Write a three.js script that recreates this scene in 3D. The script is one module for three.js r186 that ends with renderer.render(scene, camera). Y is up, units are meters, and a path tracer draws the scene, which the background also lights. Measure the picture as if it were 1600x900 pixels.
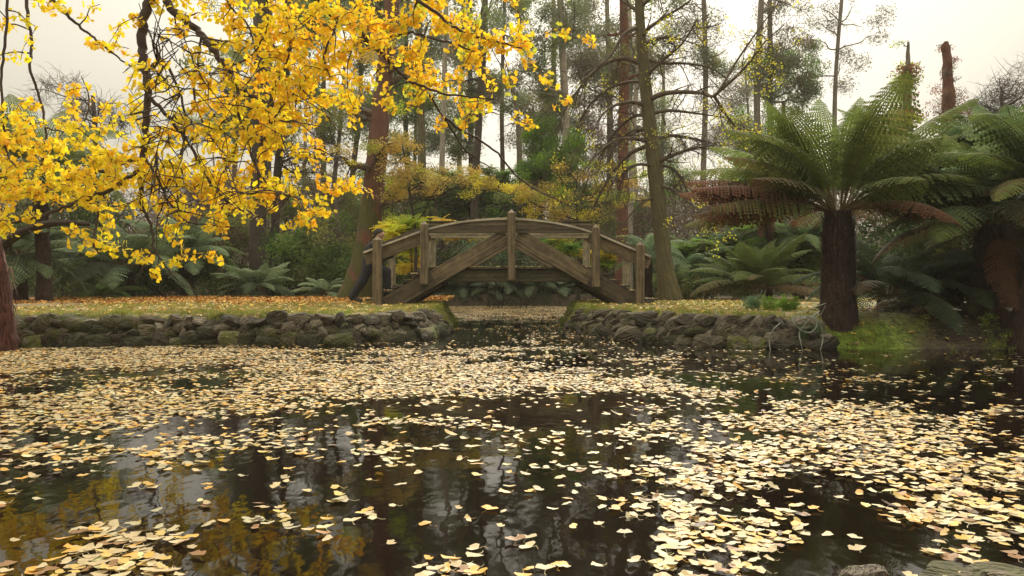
import * as THREE from 'three';
import { ImprovedNoise } from 'three/addons/math/ImprovedNoise.js';
import { mergeGeometries, mergeVertices, toCreasedNormals } from 'three/addons/utils/BufferGeometryUtils.js';
import { RoundedBoxGeometry } from 'three/addons/geometries/RoundedBoxGeometry.js';

// ---------------------------------------------------------------- camera, sky, sun, exposure, air
const scene = new THREE.Scene();
const F = 1150, EYE = 0.8, HZ = 443;                       // focal length and horizon row of the 1600 x 900 photograph
const camera = new THREE.PerspectiveCamera(2 * Math.atan(450 / F) * 180 / Math.PI, 16 / 9, 0.05, 900);
camera.position.set(0, EYE, 0);
camera.rotation.x = -Math.atan((450 - HZ) / F);
scene.add(camera);

const SUN = new THREE.Vector3(0.16, 0.62, -1).normalize();  // low behind the trees across the pond, veiled by cloud
{
  const W = 512, H = 256, d = new Float32Array(W * H * 4), skyN = new ImprovedNoise(), v = new THREE.Vector3();
  for (let y = 0; y < H; y++) for (let x = 0; x < W; x++) {
    const el = ((y + 0.5) / H - 0.5) * Math.PI, az = ((x + 0.5) / W - 0.5) * 2 * Math.PI;
    v.set(Math.cos(el) * Math.cos(az), Math.sin(el), Math.cos(el) * Math.sin(az));
    const s = Math.max(0, Math.sin(el)), a = Math.acos(Math.min(1, v.dot(SUN)));
    let l = 0.215 * (1 + 6 * s * s) + 0.38 * Math.exp(-Math.pow(a / 0.42, 2)) + 0.13 * Math.exp(-Math.pow(a / 0.75, 2));
    const w = Math.exp(-Math.pow(a / 0.8, 2));
    l *= 1 + 0.11 * (skyN.noise(v.x * 2.2, v.y * 5, v.z * 2.2) + 0.5 * skyN.noise(v.x * 5, v.y * 11, v.z * 5));   // faint cloud
    if (el < -0.02) l = 0.1;
    const o = (y * W + x) * 4;
    d[o] = l * (1.0 + 0.03 * w); d[o + 1] = l * (0.945 + 0.005 * w); d[o + 2] = l * (0.765 + 0.05 * w); d[o + 3] = 1;
  }
  const t = new THREE.DataTexture(d, W, H, THREE.RGBAFormat, THREE.FloatType);
  t.mapping = THREE.EquirectangularReflectionMapping; t.magFilter = t.minFilter = THREE.LinearFilter; t.needsUpdate = true;
  scene.background = t; scene.environment = t;
}
const sun = new THREE.DirectionalLight(new THREE.Color(1, 0.92, 0.76), 3.0);
sun.position.copy(SUN).multiplyScalar(80); sun.castShadow = true; sun.shadow.radius = 24;
sun.shadow.mapSize.set(2048, 2048);
Object.assign(sun.shadow.camera, { left: -40, right: 40, top: 40, bottom: -40, near: 1, far: 220 });
scene.add(sun, sun.target);
const renderer = new THREE.WebGLRenderer({ antialias: true });
renderer.toneMapping = THREE.LinearToneMapping;
renderer.toneMappingExposure = 2.2;
renderer.shadowMap.enabled = true;
scene.fog = new THREE.FogExp2(new THREE.Color(1, 0.96, 0.82), 0.0009);

// ---------------------------------------------------------------- helpers
function rng(seed) { let a = seed >>> 0; return () => { a = (a + 0x6D2B79F5) >>> 0; let t = Math.imul(a ^ (a >>> 15), 1 | a); t = (t + Math.imul(t ^ (t >>> 7), 61 | t)) ^ t; return ((t ^ (t >>> 14)) >>> 0) / 4294967296; }; }
const V = (x = 0, y = 0, z = 0) => new THREE.Vector3(x, y, z);
const at = (px, py, d) => V((px - 800) / F * d, EYE - (py - HZ) / F * d, -d);   // a point d metres ahead that shows at a pixel
const lerp = (a, b, t) => a + (b - a) * t, clamp = (x, a = 0, b = 1) => Math.min(b, Math.max(a, x));
const sstep = (a, b, x) => { const t = clamp((x - a) / (b - a)); return t * t * (3 - 2 * t); };
const perlin = new ImprovedNoise(), N3 = (x, y, z = 0.37) => perlin.noise(x, y, z);
const fbm = (x, y, z = 0.37) => N3(x, y, z) + 0.5 * N3(x * 2.1, y * 2.1, z + 5) + 0.25 * N3(x * 4.3, y * 4.3, z + 9);
const taken = {};
const numbered = (n) => { taken[n] = (taken[n] ?? -1) + 1; return taken[n] ? n + '_' + String(taken[n]).padStart(3, '0') : n; };
function thing(name, label, category, p, group) {
  const o = new THREE.Group(); o.name = numbered(name); o.position.copy(p); scene.add(o);
  o.userData = { label, category }; if (group) o.userData.group = group; return o;
}
function shadow(m) { m.castShadow = m.receiveShadow = true; return m; }
function part(parent, name, geo, mat, stuff) {
  const m = shadow(new THREE.Mesh(geo, mat)); m.name = name; if (stuff) m.userData.kind = 'stuff'; parent.add(m); return m;
}
// collects triangles of one part, in world coordinates; build() moves them to the part's parent
class MB {
  constructor() { this.p = []; this.u = []; this.c = []; this.n = []; this.i = []; this.hasC = false; }
  v(p, u = 0, w = 0, c, n) {
    this.p.push(p.x, p.y, p.z); this.u.push(u, w);
    if (c) { this.hasC = true; this.c.push(c[0], c[1], c[2]); }
    if (n) this.n.push(n.x, n.y, n.z);
    return this.p.length / 3 - 1;
  }
  t(a, b, c) { this.i.push(a, b, c); }
  geo(base) {
    const g = new THREE.BufferGeometry(), P = new Float32Array(this.p);
    if (base) for (let k = 0; k < P.length; k += 3) { P[k] -= base.x; P[k + 1] -= base.y; P[k + 2] -= base.z; }
    g.setAttribute('position', new THREE.BufferAttribute(P, 3));
    g.setAttribute('uv', new THREE.BufferAttribute(new Float32Array(this.u), 2));
    if (this.hasC) g.setAttribute('color', new THREE.BufferAttribute(new Float32Array(this.c), 3));
    g.setIndex(this.i);
    if (this.n.length) g.setAttribute('normal', new THREE.BufferAttribute(new Float32Array(this.n), 3));
    else g.computeVertexNormals();
    return g;
  }
}
// a tapered tube along points; rad = radii at the points; lump = uneven girth
function tube(mb, pts, rad, sides = 6, { lump = 0, uv = 1, seed = 0, cap = true, col } = {}) {
  let side = V(1, 0, 0), L = 0; const rings = [], T = V(), B = V(), q = V(), n = V();
  for (let k = 0; k < pts.length; k++) {
    T.copy(pts[Math.min(k + 1, pts.length - 1)]).sub(pts[Math.max(k - 1, 0)]).normalize();
    if (k) L += pts[k].distanceTo(pts[k - 1]);
    if (!k && Math.abs(T.x) > 0.9) side.set(0, 0, 1);
    side.addScaledVector(T, -side.dot(T)).normalize(); B.crossVectors(T, side);
    const row = [];
    for (let s = 0; s <= sides; s++) {
      const a = s / sides * Math.PI * 2, ca = Math.cos(a), sa = Math.sin(a);
      let r = rad[k]; if (lump) r *= 1 + lump * (N3(ca * 1.6 + seed, sa * 1.6, L * 1.3 / Math.max(0.08, rad[0])) + 0.6 * N3(ca * 4 + seed, sa * 4, L * 3));
      n.copy(side).multiplyScalar(ca).addScaledVector(B, sa);
      q.copy(pts[k]).addScaledVector(n, r);
      row.push(mb.v(q, s / sides * Math.max(1, Math.round(Math.PI * 2 * rad[0] * uv)), L * uv, typeof col === 'function' ? col(q, k / (pts.length - 1)) : col, n));
    }
    rings.push(row);
  }
  for (let k = 0; k + 1 < rings.length; k++) for (let s = 0; s < sides; s++) { const a = rings[k], b = rings[k + 1]; mb.t(a[s], a[s + 1], b[s]); mb.t(a[s + 1], b[s + 1], b[s]); }
  if (cap) { const e = rings.at(-1), c = mb.v(pts.at(-1), 0, L * uv, typeof col === 'function' ? col(pts.at(-1), 1) : col, T); for (let s = 0; s < sides; s++) mb.t(e[s], e[s + 1], c); }
}
const smooth = (pts, n, closed = false) => new THREE.CatmullRomCurve3(pts, closed, 'centripetal').getPoints(n);
function smoothR(r, n) { return Array.from({ length: n + 1 }, (_, k) => { const f = k / n * (r.length - 1), i = Math.min(r.length - 2, Math.floor(f)); return lerp(r[i], r[i + 1], f - i); }); }
// instanced copies of a small geometry, as one part (stuff)
function instances(parent, name, geo, mat, list, base) {
  const m = shadow(new THREE.InstancedMesh(geo, mat, list.length)), M = new THREE.Matrix4(), c = new THREE.Color(), P = V();
  m.name = name; m.userData.kind = 'stuff';
  list.forEach((o, k) => { P.copy(o.p); if (base) P.sub(base); M.compose(P, o.q, V(o.s, o.s, o.s)); m.setMatrixAt(k, M); c.setRGB(o.c[0], o.c[1], o.c[2]); m.setColorAt(k, c); });
  parent.add(m); return m;
}
const quatY = (dir, spin) => new THREE.Quaternion().setFromUnitVectors(V(0, 1, 0), dir).multiply(new THREE.Quaternion().setFromAxisAngle(V(0, 1, 0), spin));
const rdir = (R) => { const z = R() * 2 - 1, a = R() * 6.2832, r = Math.sqrt(1 - z * z); return V(r * Math.cos(a), z, r * Math.sin(a)); };
const vary = (c, R, a = 0.18) => { const l = 1 + (R() - 0.5) * 2 * a, h = (R() - 0.5) * a; return [c[0] * l * (1 + h), c[1] * l, c[2] * l * (1 - h)]; };
const mix3 = (a, b, t) => [lerp(a[0], b[0], t), lerp(a[1], b[1], t), lerp(a[2], b[2], t)];

// ---------------------------------------------------------------- computed textures (colour grain, relief)
function lattice(seed) { const R = rng(seed), n = 4096, a = new Float32Array(n); for (let k = 0; k < n; k++) a[k] = R(); return (x, y) => a[(Math.imul(x, 73) + Math.imul(y, 1999) + ((x * y) & 255) * 17) & 4095]; }
function tnoise(seed, px, py) {                              // value noise that repeats after px x py cells
  const h = lattice(seed);
  return (u, v) => { const x = u * px, y = v * py, i = Math.floor(x), j = Math.floor(y), f = x - i, g = y - j, s = f * f * (3 - 2 * f), t = g * g * (3 - 2 * g), m = (a, n) => ((a % n) + n) % n;
    return lerp(lerp(h(m(i, px), m(j, py)), h(m(i + 1, px), m(j, py)), s), lerp(h(m(i, px), m(j + 1, py)), h(m(i + 1, px), m(j + 1, py)), s), t); };
}
function texture(n, fn, srgb = false, rep = 1) {
  const d = new Uint8Array(n * n * 4);
  for (let y = 0; y < n; y++) for (let x = 0; x < n; x++) { const c = fn((x + 0.5) / n, (y + 0.5) / n), o = (y * n + x) * 4, a = typeof c === 'number' ? [c, c, c] : c; for (let k = 0; k < 3; k++) d[o + k] = clamp(srgb ? Math.pow(clamp(a[k]), 1 / 2.2) : a[k]) * 255; d[o + 3] = 255; }
  const t = new THREE.DataTexture(d, n, n); t.wrapS = t.wrapT = THREE.RepeatWrapping; t.magFilter = THREE.LinearFilter; t.minFilter = THREE.LinearMipmapLinearFilter; t.generateMipmaps = true;
  if (srgb) t.colorSpace = THREE.SRGBColorSpace; t.repeat.set(rep, rep); t.needsUpdate = true; return t;
}
const nz = { a: tnoise(1, 8, 8), b: tnoise(2, 16, 16), c: tnoise(3, 32, 32), d: tnoise(4, 64, 64), e: tnoise(5, 128, 128), f1: tnoise(6, 24, 3), f2: tnoise(7, 48, 5), f3: tnoise(8, 96, 9), g1: tnoise(9, 3, 28), g2: tnoise(10, 5, 64), g3: tnoise(11, 9, 128) };
const barkH = (u, v) => { const w = u + 0.03 * (nz.b(u, v) - 0.5); const r = Math.abs(nz.f1(w, v) - 0.5) * 2, q = nz.f2(w, v); return clamp(0.15 + 0.55 * r + 0.3 * q * nz.f3(w, v) + 0.15 * nz.d(u, v)); };
const T = {
  barkC: texture(256, (u, v) => { const h = barkH(u, v); const g = 0.35 + 0.6 * h + 0.25 * (nz.c(u, v) - 0.5); return [g, g * (0.96 + 0.06 * nz.b(u, v)), g * 0.93]; }, true),
  barkB: texture(256, barkH),
  woodC: texture(256, (u, v) => { const g = 0.55 + 0.3 * nz.g2(u, v) + 0.25 * (nz.g3(u, v) - 0.5) + 0.3 * (nz.g1(u, v) - 0.5) + 0.25 * (nz.b(u, v) - 0.5); const k = (nz.d(u, v) > 0.93 ? 0.7 : 1) * lerp(0.74, 1.08, sstep(0.3, 0.62, nz.c(u, v) * 0.5 + nz.g2(u, v) * 0.5)); return [g * k, g * k * (0.95 + 0.06 * nz.a(u, v)), g * k * 0.92]; }, true),
  woodB: texture(256, (u, v) => clamp(0.3 + 0.5 * nz.g2(u, v) + 0.4 * (nz.g3(u, v) - 0.5))),
  stoneC: texture(256, (u, v) => { const g = 0.5 + 0.35 * (nz.b(u, v) - 0.5) + 0.35 * (nz.d(u, v) - 0.5) + 0.3 * (nz.e(u, v) - 0.5) + 0.2; const li = nz.c(u, v) * nz.d(u, v) > 0.62 ? 1.35 : 1; return [g * li, g * li, g * li * 0.95]; }, true),
  stoneB: texture(256, (u, v) => 0.4 * nz.b(u, v) + 0.3 * nz.c(u, v) + 0.2 * nz.d(u, v) + 0.1 * nz.e(u, v)),
  groundC: texture(512, (u, v) => { const g = 0.72 + 0.5 * (nz.c(u, v) - 0.5) + 0.5 * (nz.d(u, v) - 0.5) + 0.6 * (nz.e(u, v) - 0.5); return [g, g * (0.96 + 0.08 * nz.d(v, u)), g * (0.9 + 0.1 * nz.c(v, u))]; }, true),
  groundB: texture(512, (u, v) => 0.35 * nz.c(u, v) + 0.35 * nz.d(u, v) + 0.3 * nz.e(u, v)),
  fibre: texture(256, (u, v) => clamp(0.2 + 0.6 * nz.f3(u, v) * nz.f2(u, v) + 0.4 * nz.d(u, v) * nz.f1(u, v) + 0.2 * nz.e(u, v))),
  ripple: texture(512, (u, v) => 0.45 * nz.b(u, v) + 0.3 * nz.c(u, v) + 0.17 * nz.d(u, v) + 0.08 * nz.e(u, v)),
};
const std = (c, o = {}) => new THREE.MeshStandardMaterial({ color: new THREE.Color().setRGB(...c), roughness: 0.9, side: THREE.DoubleSide, ...o });
const leafMat = (tr = 0.4, o = {}) => new THREE.MeshPhysicalMaterial({ color: 0xffffff, roughness: 0.95, transmission: tr, thickness: 0, specularIntensity: 0.35, side: THREE.DoubleSide, ...o });
const bark = (c, bump = 0.02) => std(c, { map: T.barkC, bumpMap: T.barkB, bumpScale: bump });
const M = {
  barkBrown: bark([0.17, 0.12, 0.085]), barkRed: bark([0.22, 0.085, 0.06]), barkGrey: bark([0.25, 0.21, 0.175]), barkPale: bark([0.45, 0.385, 0.33], 0.01), barkDark: bark([0.08, 0.058, 0.046]), barkMoss: bark([0.165, 0.14, 0.07]), twig: std([0.05, 0.032, 0.026]), barkV: std([1, 1, 1], { vertexColors: true, map: T.barkC, bumpMap: T.barkB, bumpScale: 0.025 }),
  fern: leafMat(0.35, { vertexColors: true }), leaf: leafMat(0.45), leafThin: leafMat(0.5), dry: std([1, 1, 1]), fibre: std([0.075, 0.04, 0.03], { map: T.fibre, bumpMap: T.fibre, bumpScale: 0.03 }),
  woodMoss: std([0.085, 0.075, 0.04], { map: T.woodC, bumpMap: T.groundB, bumpScale: 0.01 }),
  wood: std([0.19, 0.142, 0.088], { map: T.woodC, bumpMap: T.woodB, bumpScale: 0.004 }), woodCapLit: std([0.50, 0.45, 0.37], { map: T.woodC, bumpMap: T.woodB, bumpScale: 0.003 }), woodGrey: std([0.30, 0.25, 0.165], { map: T.woodC, bumpMap: T.woodB, bumpScale: 0.004 }), woodDark: std([0.10, 0.075, 0.05], { map: T.woodC, bumpMap: T.woodB, bumpScale: 0.005 }),  // handrail cap wood is paler: skylight caught on its edge is in the colour
};
// ---------------------------------------------------------------- the pond's outline, the land, the water
const shore = smooth([[-13, -0.7], [-4, -0.9], [0.2, -1.2], [0.9, -1.62], [1.6, -1.98], [3, -1.7], [8, -1.2], [13, -2], [14.5, -6], [10, -8.4], [6.3, -8.75], [4.6, -8.8], [3.9, -8.95], [3.13, -9.1], [1.91, -10], [1.31, -11.2], [1.02, -12.8], [1.15, -16], [2.6, -18.4], [4.2, -21], [3.6, -25], [0, -26.2], [-3.6, -25.5], [-4.6, -21], [-2.7, -18.4], [-1.32, -16], [-1.1, -12.9], [-1.39, -10.4], [-2.48, -9.6], [-4.13, -9.5], [-6.07, -9.1], [-9, -8.6], [-13, -7], [-14.5, -3.5]].map(([x, z]) => V(x, 0, z)), 260, true).slice(0, -1);
function landSide(x, z) {                                   // metres from the shoreline, positive on land
  let best = 1e9, inside = false;
  for (let k = 0, n = shore.length, j = n - 1; k < n; j = k++) {
    const a = shore[j], b = shore[k], ex = b.x - a.x, ez = b.z - a.z, t = clamp(((x - a.x) * ex + (z - a.z) * ez) / (ex * ex + ez * ez)), dx = x - a.x - ex * t, dz = z - a.z - ez * t;
    best = Math.min(best, dx * dx + dz * dz);
    if ((a.z > z) !== (b.z > z) && x < ex * (z - a.z) / ez + a.x) inside = !inside;
  }
  return (inside ? -1 : 1) * Math.sqrt(best);
}
function height(x, z, s = landSide(x, z)) {
  const gentle = sstep(3.75, 4.15, x) * (z < -6 ? 1 : 0), near = z > -5 ? 1 : 0;
  let top = 0.40 + 0.02 * N3(x * 0.5, z * 0.5) + 0.012 * N3(x * 2, z * 2, 3);
  const d = -z;
  top += 0.06 * sstep(24, 30, d) + Math.max(0, d - 30) * 0.045 * sstep(30, 60, d) + Math.max(0, Math.abs(x) - 16) * 0.03;
  if (near) top = 0.12 + 0.05 * N3(x, z);
  const w = lerp(0.32, 1.15, gentle);
  if (s < 0) return Math.max(-0.7, s * 0.9 - 0.04);
  return lerp(-0.04, top, gentle ? sstep(0, w, s) * 0.85 + 0.15 * clamp(s / w) : sstep(0.02, w, s));
}
{
  const line = (a, b, fine, far) => { const r = []; for (let k = a; k <= b + 1e-6; k += fine) r.push(k); let st = fine, x = b; while (x < far) { st *= 1.35; x += st; r.push(x); } st = fine; x = a; while (x > -far) { st *= 1.35; x -= st; r.unshift(x); } return r; };
  const xs = line(-12, 12, 0.13, 320), zs = line(-28, 0.5, 0.13, 320), mb = new MB();
  for (let j = 0; j < zs.length; j++) for (let i = 0; i < xs.length; i++) {
    const x = xs[i], z = zs[j], far = Math.abs(x) > 20 || z < -34 || z > 6, s = far ? 9 : landSide(x, z), y = height(x, z, s), d = -z;
    const n1 = fbm(x * 0.7, z * 0.7), n2 = fbm(x * 2.6, z * 2.6, 4.2), n3 = N3(x * 7, z * 7, 1.1);
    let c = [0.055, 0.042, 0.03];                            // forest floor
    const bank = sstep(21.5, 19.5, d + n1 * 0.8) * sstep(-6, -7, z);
    let g = mix3([0.125, 0.105, 0.05], [0.13, 0.155, 0.03], clamp(0.45 + n2 * 1.1 + n1 * 0.4));
    if (x < 0) { g = mix3(g, [0.185, 0.14, 0.085], sstep(0.1, 0.5, n2 + 0.5 * sstep(10.6, 12, d) - 0.35 * sstep(-3.4, -1.8, x) * sstep(14, 12, d) + 0.15)); g = mix3(g, [0.26, 0.13, 0.035], sstep(14.6, 16.6, d + n2 * 0.9) * 0.85); }
    else { g = mix3(g, [0.20, 0.15, 0.10], sstep(0.2, 0.55, n2 + n1 * 0.5 + 0.3 * sstep(1.4, 2.6, x) * sstep(3.6, 2.6, x))); g = mix3(g, [0.30, 0.27, 0.21], sstep(14.3, 14.8, d + n1 * 0.35 + n3 * 0.1) * sstep(16.6, 15.9, d + n1 * 0.35) * sstep(2.2, 3.2, x)); g = mix3(g, [0.34, 0.26, 0.08], sstep(16.2, 17, d + n1 * 0.4) * 0.7); }
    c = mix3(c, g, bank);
    const moss = sstep(3.8, 4.05, x) * sstep(5.4, 4.7, x + n1 * 0.4) * sstep(1.0, 0.5, s + n2 * 0.35); c = mix3(c, [0.085, 0.13, 0.012], moss * (z < -6 ? 1 : 0));
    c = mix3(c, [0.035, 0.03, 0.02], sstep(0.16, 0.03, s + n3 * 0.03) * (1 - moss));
    const shade = sstep(4.8, 5.4, x + n1 * 0.4) * (d > 7 && d < 13 ? 1 : 0); c = mix3(c, [0.045, 0.034, 0.025], shade);  // deep shade under the right bank ferns, put into the ground colour
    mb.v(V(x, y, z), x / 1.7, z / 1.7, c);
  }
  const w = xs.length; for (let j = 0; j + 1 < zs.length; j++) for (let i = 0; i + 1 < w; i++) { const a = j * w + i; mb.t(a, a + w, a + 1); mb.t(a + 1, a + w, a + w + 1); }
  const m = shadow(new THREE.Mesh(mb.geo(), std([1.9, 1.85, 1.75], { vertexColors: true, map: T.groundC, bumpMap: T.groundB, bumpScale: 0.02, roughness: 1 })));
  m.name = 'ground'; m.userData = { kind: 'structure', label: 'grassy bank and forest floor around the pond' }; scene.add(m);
}
{
  const sh = new THREE.Shape(shore.map((p, k) => { const a = shore[(k + shore.length - 1) % shore.length], b = shore[(k + 1) % shore.length], nx = -(b.z - a.z), nz_ = b.x - a.x, l = Math.hypot(nx, nz_) || 1; let q = 0.25; if (landSide(p.x + nx / l * 0.05, p.z + nz_ / l * 0.05) < 0) q = -0.25; return new THREE.Vector2(p.x + nx / l * q, -(p.z + nz_ / l * q)); }));
  const g = new THREE.ShapeGeometry(sh); g.rotateX(-Math.PI / 2);
  const P = g.attributes.position, uv = new Float32Array(P.count * 2); for (let k = 0; k < P.count; k++) { uv[2 * k] = P.getX(k) / 2.2; uv[2 * k + 1] = P.getZ(k) / 3.4; }
  g.setAttribute('uv', new THREE.BufferAttribute(uv, 2));
  const m = shadow(new THREE.Mesh(g, new THREE.MeshPhysicalMaterial({ color: new THREE.Color().setRGB(0.006, 0.004, 0.003), roughness: 0.035, ior: 1.34, bumpMap: T.ripple, bumpScale: 0.0016, side: THREE.DoubleSide })));
  m.name = 'pond_water'; m.userData = { kind: 'structure', label: 'dark still pond water' }; scene.add(m);
}
// ---------------------------------------------------------------- timber footbridge
const BR = { zf: -14, zb: -15.75 };
{
  const S = 14 / F, X = (px) => (px - 800) * S, Y = (py) => EYE - (py - HZ) * S, base = V(0, 0.4, -14.9);
  const t = thing('footbridge', 'arched weathered timber footbridge with truss braces spanning the narrow pond channel', 'bridge', base);
  // a board from a to b: h high, w thick (along z unless roll), grain along its length
  const R = rng(77);
  function board(name, a, b, h, w, mat = M.wood, parent = t, o = {}) {
    const L = a.distanceTo(b), g = new RoundedBoxGeometry(L, h, w, 1, Math.min(0.008, h * 0.25, w * 0.25)), P = g.attributes.position, n = g.attributes.normal, uv = g.attributes.uv, off = R() * 9;
    for (let k = 0; k < P.count; k++) { const x = P.getX(k), y = P.getY(k), z = P.getZ(k); uv.setXY(k, x * 0.45 + off, (Math.abs(n.getY(k)) > 0.7 ? z : y) * 0.9 + off * 0.7 + (Math.abs(n.getX(k)) > 0.7 ? z : 0)); }
    const m = part(parent, name, g, mat); m.position.copy(a).add(b).multiplyScalar(0.5).sub(base);
    const d = b.clone().sub(a).normalize(); m.quaternion.setFromUnitVectors(V(1, 0, 0), d);
    if (o.turn) m.rotateX(o.turn);
    return m;
  }
  function post(px, py0, py1, z, w, mat, sc = S) {
    const x = (px - 800) * sc, y0 = EYE - (py1 - HZ) * sc, y1 = EYE - (py0 - HZ) * sc, h = y1 - y0, e = w / 2, tip = 0.075;
    const sh = new THREE.Shape(); const c = 0.012; sh.moveTo(-e + c, -e); [[e - c, -e], [e, -e + c], [e, e - c], [e - c, e], [-e + c, e], [-e, e - c], [-e, -e + c]].forEach(([u, v]) => sh.lineTo(u, v));
    let g = new THREE.ExtrudeGeometry(sh, { depth: h - tip, bevelEnabled: false }); g.rotateX(-Math.PI / 2);
    let cap = new THREE.CylinderGeometry(0.004, e * 1.414, tip, 4, 1, false); cap.rotateY(Math.PI / 4); cap.translate(0, h - tip + tip / 2 - 0.001, 0);
    for (const q of [g, cap]) { const P = q.attributes.position, n = q.attributes.normal, uv = q.attributes.uv; for (let k = 0; k < P.count; k++) uv.setXY(k, P.getY(k) * 0.45 + px * 0.13, (Math.abs(n.getX(k)) > 0.6 ? P.getZ(k) : P.getX(k)) * 0.9 + px * 0.31); }
    g = mergeGeometries([g, cap].map((q) => q.index ? q.toNonIndexed() : q));
    const m = part(t, 'post', g, mat); m.position.set(x, y0, z).sub(base); m.rotation.y = (R() - 0.5) * 0.03; m.rotation.z = (R() - 0.5) * 0.012; return m;
  }
  const zF = BR.zf, zB = BR.zb, SB = -zB / F;
  [[589.7, 369, 482, 0.16], [663, 345, 444, 0.145], [799.5, 327, 437, 0.15], [931, 350, 448, 0.145], [999.6, 377, 482, 0.15]].forEach(([px, a, b, w]) => post(px, a, b, zF + 0.02, w, M.wood));
  [[612, 378, 472, 0.15], [675.5, 357, 452, 0.145], [799.5, 346, 440, 0.15], [916, 359, 452, 0.145], [978, 383, 474, 0.15]].forEach(([px, a, b, w]) => post(px, a, b, zB, w, M.woodGrey, SB));
  const zr = zF - 0.10;                                      // rails sit on the inner face of the front posts
  const P = (px, py, z = zr) => V(X(px), Y(py), z);
  // sloping end boards and their grey caps
  for (const [ax, ay, bx, by] of [[569, 395.5, 663, 359.5], [931, 364, 1017, 401]]) {
    const n = V(by - ay, 0, 0); const dy = 0.015 + 0.115;
    const a = P(ax, ay), b = P(bx, by); a.y -= dy; b.y -= dy;
    board('rail_board', a, b, 0.215, 0.045, M.wood);
    const c = P(ax - 2, ay - 0.7, zr), d = P(bx, by, zr); board('handrail_cap', c, d, 0.04, 0.15, M.woodCapLit);
  }
  // arched cap between the second and fourth posts
  const arc = smooth([[663, 359], [705, 349.2], [749, 343.6], [799.5, 341.6], [855, 346.2], [893, 353.4], [931, 364.5]].map(([x, y]) => P(x, y)), 40);
  {
    const mb = new MB(), h = 0.02, w = 0.075; let L = 0;
    arc.forEach((p, k) => { if (k) L += p.distanceTo(arc[k - 1]); for (const [dy, dz, v] of [[h, w, 0], [h, -w, 0.15], [h, -w, 0.15], [-h, -w, 0.19], [-h, -w, 0.19], [-h, w, 0.34], [-h, w, 0.34], [h, w, 0.38]]) mb.v(V(p.x, p.y + dy, p.z + dz), L * 0.45, v * 0.9); });
    for (let k = 0; k + 1 < arc.length; k++) for (const f of [0, 2, 4, 6]) { const a = k * 8 + f; mb.t(a, a + 8, a + 1); mb.t(a + 1, a + 8, a + 9); }
    part(t, 'handrail_cap', mb.geo(base), M.woodCapLit);
    // sawn arch fascia: from the cap down to the straight board
    const fb = new MB(), low = Y(353); L = 0;
    for (const z of [zr + 0.02, zr - 0.02]) arc.forEach((p, k) => { fb.v(V(p.x, p.y - 0.016, z), p.x * 0.45, p.y * 0.9); fb.v(V(p.x, Math.min(low, p.y - 0.018), z), p.x * 0.45, low * 0.9); });
    const n = arc.length; for (let s = 0; s < 2; s++) for (let k = 0; k + 1 < n; k++) { const a = s * n * 2 + k * 2; fb.t(a, a + 2, a + 1); fb.t(a + 1, a + 2, a + 3); }
    part(t, 'arch_board', fb.geo(base), M.woodGrey);
  }
  const zo = zr + 0.045;
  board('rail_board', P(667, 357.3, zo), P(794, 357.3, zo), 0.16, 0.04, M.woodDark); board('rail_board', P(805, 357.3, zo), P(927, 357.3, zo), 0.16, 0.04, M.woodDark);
  // far side: deeper plain boards
  const Q = (px, py) => V((px - 800) * SB, EYE - (py - HZ) * SB, zB + 0.10);
  board('rail_board', Q(671, 361), Q(920, 361), 0.33, 0.045, M.woodGrey);
  board('rail_board', Q(585, 396), Q(671, 362.5), 0.30, 0.045, M.woodDark); board('rail_board', Q(920, 366), Q(1004, 404), 0.30, 0.045, M.woodDark);
  board('handrail_cap', Q(667, 347.3), Q(924, 347.3), 0.03, 0.14, M.woodDark);
  // diagonal braces, front and far side
  const zbr = zF - 0.045 - 0.01;
  for (const [z, sc, mat] of [[zF - 0.135, S, M.wood], [zB + 0.03, SB, M.wood]]) for (const [ax, ay, bx, by] of [[792, 368, 598, 479], [807, 368, 1001, 479]]) {
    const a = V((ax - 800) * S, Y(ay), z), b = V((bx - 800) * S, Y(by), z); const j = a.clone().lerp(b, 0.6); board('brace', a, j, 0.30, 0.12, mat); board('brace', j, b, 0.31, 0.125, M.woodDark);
    const m = a.clone().lerp(b, 0.55), c = b.clone(); m.y -= 0.11; c.y -= 0.1; m.z -= 0.1; c.z -= 0.1;
    board('bearer', m, c, 0.22, 0.10, M.woodDark);
  }
  // deck: edge beams, cross planks, steps at both ends
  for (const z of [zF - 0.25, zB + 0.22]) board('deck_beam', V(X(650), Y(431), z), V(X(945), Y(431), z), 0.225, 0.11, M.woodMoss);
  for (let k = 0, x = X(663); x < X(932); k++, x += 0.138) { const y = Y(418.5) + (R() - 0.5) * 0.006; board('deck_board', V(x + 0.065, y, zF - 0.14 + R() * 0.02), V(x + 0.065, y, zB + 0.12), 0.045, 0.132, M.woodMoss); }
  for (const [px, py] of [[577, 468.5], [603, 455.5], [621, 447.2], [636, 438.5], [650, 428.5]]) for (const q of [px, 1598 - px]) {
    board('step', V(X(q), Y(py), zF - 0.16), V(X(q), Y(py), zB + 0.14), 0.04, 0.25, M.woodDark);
  }
  for (const [ax, ay, bx, by] of [[585, 474, 660, 432], [939, 434, 1013, 474]]) for (const z of [zF - 0.32, zB + 0.3]) board('stringer', V(X(ax), Y(ay), z), V(X(bx), Y(by), z), 0.16, 0.06, M.woodDark);
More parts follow.
